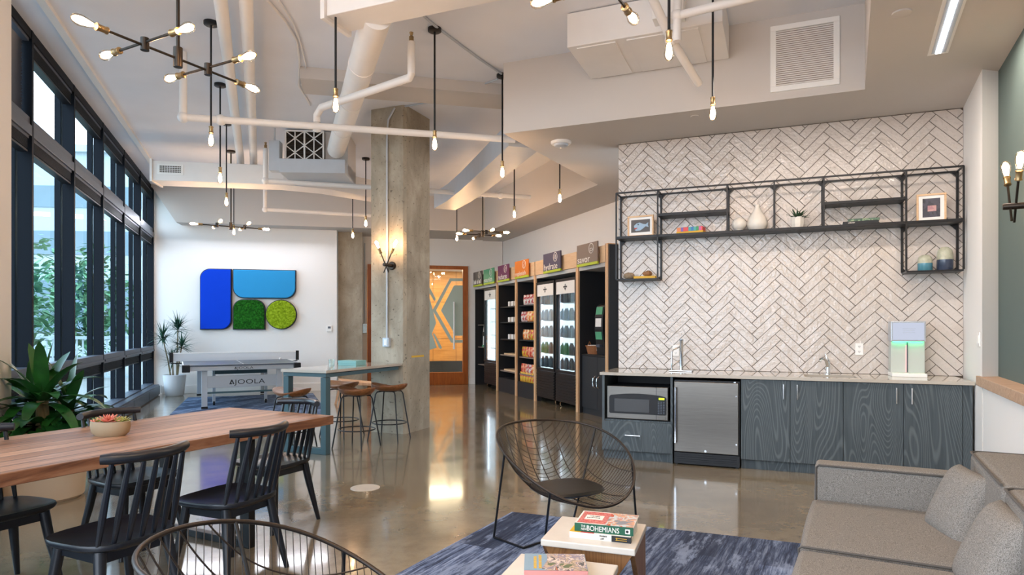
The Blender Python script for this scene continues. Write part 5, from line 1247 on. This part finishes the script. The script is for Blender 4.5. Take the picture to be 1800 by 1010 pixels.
obj('spine', MB().box(0, .26, -.002, .004, 0, .036), plain('deep_green_cover', '#12553c', .4, var=.05), t, bev=.001)
cv = obj('cover', MB().box(0, .26, 0, .2, .033, .036), M['paper'], t)
obj('patterned_border', MB().box(.008, .135, .012, .19, .036, .0366), blotch('red_lace_print', ['#b8323a', '#d98a80', '#c2504a', '#e6c2b6'], 90), cv)
obj('title_plate', MB().box(.03, .112, .07, .135, .0366, .0372), M['paper'], cv)
text('title', 'BOHEMIANS', .011, M['ink'], cv, (.037, .09, .0373), (0, 0, 0)); text('title', 'THE NEW', .011, M['ink'], cv, (.045, .112, .0373), (0, 0, 0))
obj('photo_print', MB().box(.135, .258, .003, .197, .036, .0366), blotch('warm_photo_print', ['#8a8d94', '#d9a07c', '#c9d0cf', '#c65a3c', '#e0c79a'], 22), cv)
s1 = text('spine_text', 'BOHEMIANS', .0325, M['letter'], t, (.054, -.0028, .007)); wv = max(v.co.x for v in s1.data.vertices); s1.scale = (.145/wv, 1, 1)
text('spine_text', 'THE', .014, M['letter'], t, (.030, -.0028, .0205), sx=.75); text('spine_text', 'NEW', .014, M['letter'], t, (.030, -.0028, .0075), sx=.75)
pb_ = obj('publisher_mark', MB().box(.225, .246, -.0028, -.002, .008, .028), M['letter'], t); obj('publisher_dot', MB().at(.234, -.0034, .018, 0, pi/2).lathe([(.006, -.0005), (.006, .0005), (0, .0005)], 14), M['ink'], pb_)
X, Y = U(921, 1004, .43)
t = thing('book', 'thick book with a street photo cover and pink spine on the lower marble table', 'book', (X, Y, .40), radians(-2))
obj('pages', MB().box(.003, .247, .003, .187, .003, .032), M['paper'], t); obj('spine', MB().box(0, .25, -.002, .004, 0, .035), plain('pink_cloth', '#d08d88', .6, var=.03), t, bev=.001)
cv = obj('cover', MB().box(0, .25, 0, .19, .032, .035), plain('blue_grey_cover', '#7fa0b4', .3, var=.1), t)
obj('photo_print', MB().prism([(.10, .002), (.248, .002), (.248, .188), (.092, .188), (.094, .12), (.08, .06), (.07, .02)], .035, .0356), blotch('street_photo_print', ['#5c6a4c', '#c0a58c', '#8a7f8c', '#d6c4b4', '#4d4a4c', '#b86a4a'], 26), cv)
yl = MB()
for i, (x, l) in enumerate(((.038, .135), (.058, .15))):
    for j in range(8): yl.box(x, x+.012, .025+j*l/8, .025+j*l/8+l/8*.7, .035, .0356)
obj('title_block', yl, M['yellow'], cv)
# ------------------------------------------------------------------ sofa
SR = radians(-28)
s = thing('sofa', 'grey tweed sofa with loose back cushions at the lower right', 'sofa', (1.70, 3.64, 0), SR)   # x: depth to the right, y: towards the far arm
def cushion(x0, x1, y0, y1, z0, z1, puff=.03, nx=8, r=.05):
    m = MB(); m.box(x0, x1, y0, y1, z0, z1); bmesh.ops.subdivide_edges(m.bm, edges=m.bm.edges[:], cuts=5, use_grid_fill=True)
    c = Vector(((x0+x1)/2, (y0+y1)/2, (z0+z1)/2)); hx, hy, hz = (x1-x0)/2, (y1-y0)/2, (z1-z0)/2
    for v in m.bm.verts:
        d = v.co-c; u = Vector((d.x/hx, d.y/hy, d.z/hz)); k = puff
        bx_ = (1-u.y**2)*(1-u.z**2); by_ = (1-u.x**2)*(1-u.z**2); bz_ = (1-u.x**2)*(1-u.y**2)
        v.co += Vector((u.x*bx_*k, u.y*by_*k, u.z*bz_*k))
    return m
DP, AW = 1.0, .16
obj('base_frame', MB().box(.02, DP+.1, -2.3, .0, .06, .27), M['sofa'], s, bev=.01)
arm = obj('arm', cushion(0, DP, 0.0, AW, .06, .62, .008), M['sofa'], s, bev=.02, smooth=True, seg=3)
obj('piping', MB().tube([(.005, .0, .20), (.005, 0, .60), (.02, -.002, .615), (DP, -.002, .615)], .006, 6), M['seam'], arm)
obj('backrest', MB().box(DP-.06, DP+.18, -2.3, AW, .06, .60), M['sofa'], s, bev=.03, seg=3)
for y1 in (-.02, -.95):
    y0 = y1-.89; c = obj('seat_cushion', cushion(-.015, .84, y0, y1, .27, .43, .012), M['sofa'], s, bev=.025, smooth=True, seg=3)
    for yy_ in (y0-.012,): obj('piping', MB().tube([(-.012, yy_, .29), (-.016, yy_, .42), (-.004, yy_, .429), (.84, yy_, .429)], .0055, 6), M['seam'], c)
for y1 in (.02, -.84):
    y0 = y1-.84
    c = obj('back_cushion', cushion(.72, 1.06, y0, y1, .42, .755, .02), M['sofa'], s, bev=.03, smooth=True, seg=3)
    obj('piping', MB().tube([(.72, y0+.03, .752), (.72, y1-.03, .752), (.75, y1-.005, .752), (1.03, y1-.005, .752)], .006, 6), M['seam'], c)
lg = []
for x, y in ((.08, .08), (.08, -2.2), (1.05, .08)): obj('foot', MB().box(x-.03, x+.03, y-.03, y+.03, 0, .06), M['black'], s)
def pillow(lab, loc, rot, w=.40, h=.38, d=.15):
    m = MB(); n = 14; F0, B0 = [], []
    for sgn, G in ((1, F0), (-1, B0)):
        for i in range(n+1):
            row = []
            for j in range(n+1):
                u, v = 2*i/n-1, 2*j/n-1; e = max(abs(u), abs(v)); k = (1-u**4)*(1-v**4); pin = 1-.07*(1-abs(u*v))*e**3
                row.append((u*w/2*(1-.06*(1-v*v)*abs(u)**3), sgn*(d/2*k**.55), v*h/2*(1-.06*(1-u*u)*abs(v)**3)))
            G.append(row)
    m.sheet(F0); m.sheet(B0); bmesh.ops.remove_doubles(m.bm, verts=m.bm.verts[:], dist=.0005)
    o = obj('throw_pillow', m, M['sofa'], smooth=True, sub=1); o.location = loc; o.rotation_euler = rot; return tag(o, lab, 'pillow', 'grey pillows on the sofa')
def sof(x, y): return (1.70+x*cos(SR)-y*sin(SR), 3.64+x*sin(SR)+y*cos(SR))
pillow('grey throw pillow leaning in the sofa corner against the back cushion', (*sof(.64, -.36), .55), (radians(-24), 0, SR-pi/2+.3))
pillow('grey throw pillow in front of the second back cushion, nearer the camera', (*sof(.66, -1.08), .55), (radians(-24), 0, SR-pi/2+.15))
# ================================================================== LIGHT AND CAMERA
w = bpy.data.worlds.new('sky'); SC.world = w; w.use_nodes = True; nt = w.node_tree; nt.nodes.clear()
bg = nt.nodes.new('ShaderNodeBackground'); wo = nt.nodes.new('ShaderNodeOutputWorld'); tc = nt.nodes.new('ShaderNodeTexCoord'); sx = nt.nodes.new('ShaderNodeSeparateXYZ'); cr = nt.nodes.new('ShaderNodeValToRGB')
nt.links.new(tc.outputs['Generated'], sx.inputs[0]); nt.links.new(sx.outputs['Z'], cr.inputs[0]); nt.links.new(cr.outputs[0], bg.inputs[0]); nt.links.new(bg.outputs[0], wo.inputs[0])
cr.color_ramp.elements[0].position = .0; cr.color_ramp.elements[0].color = lin('#e3edf9'); cr.color_ramp.elements[1].position = .6; cr.color_ramp.elements[1].color = lin('#bdd5f2')
bg.inputs[1].default_value = 3.4
def area(name, loc, rot, sx_, sy_, power, col):
    l = bpy.data.lights.new(name, 'AREA'); l.shape = 'RECTANGLE'; l.size = sx_; l.size_y = sy_; l.energy = power; l.color = lin(col)[:3]
    o = bpy.data.objects.new(name, l); COL.objects.link(o); o.location = loc; o.rotation_euler = rot; return o
X, Y = un(1.6, 17.2, FC); area('lobby_ceiling_lamp', (X, Y, 2.98), (0, 0, RC), 3, 1.2, 120, '#ffe2bd')
X, Y = un(-.2, 6.95, FB); area('kitchen_warm_fill', (X+.2, Y-1.5, SZ-.03), (0, 0, RB), 1.8, .12, 25, '#ffeede')  # added warm fill for the tiled wall, not a fixture
X, Y = un(-2.3, 14.25, FC); area('art_wall_area_light', (X, Y, SZ-.0), (radians(-25), 0, RC), 3.2, .15, 22, '#f2f4ff')  # unseen area light that brightens the art wall
for px_, py_ in ((.3, -1.2), (-.9, .6), (.9, .9)):
    area('overhead_warm_fill', (px_, py_, CZ-.06 if px_ < 0 else SZ-.04), (0, 0, RD), 1.4, .3, 20, '#ffdcb4')  # added warm fill lights, unseen, above and behind the camera
cam = bpy.data.cameras.new('camera'); co = bpy.data.objects.new('camera', cam); COL.objects.link(co)
co.location = (0, 0, H); co.rotation_euler = (pi/2, 0, 0); cam.sensor_width = 36; cam.lens = 36*F/1800; cam.shift_y = 70/1800; cam.clip_start = .05; cam.clip_end = 300
SC.camera = co
vs = SC.view_settings; vs.view_transform = 'Standard'; vs.look = 'None'; vs.gamma = 1; vs.use_curve_mapping = False; vs.exposure = 0.95
SC.display_settings.display_device = 'sRGB'
cy = SC.cycles
cy.max_bounces = 12; cy.diffuse_bounces = 5; cy.glossy_bounces = 4; cy.transparent_max_bounces = 16; cy.sample_clamp_indirect = 6; cy.use_denoising = True
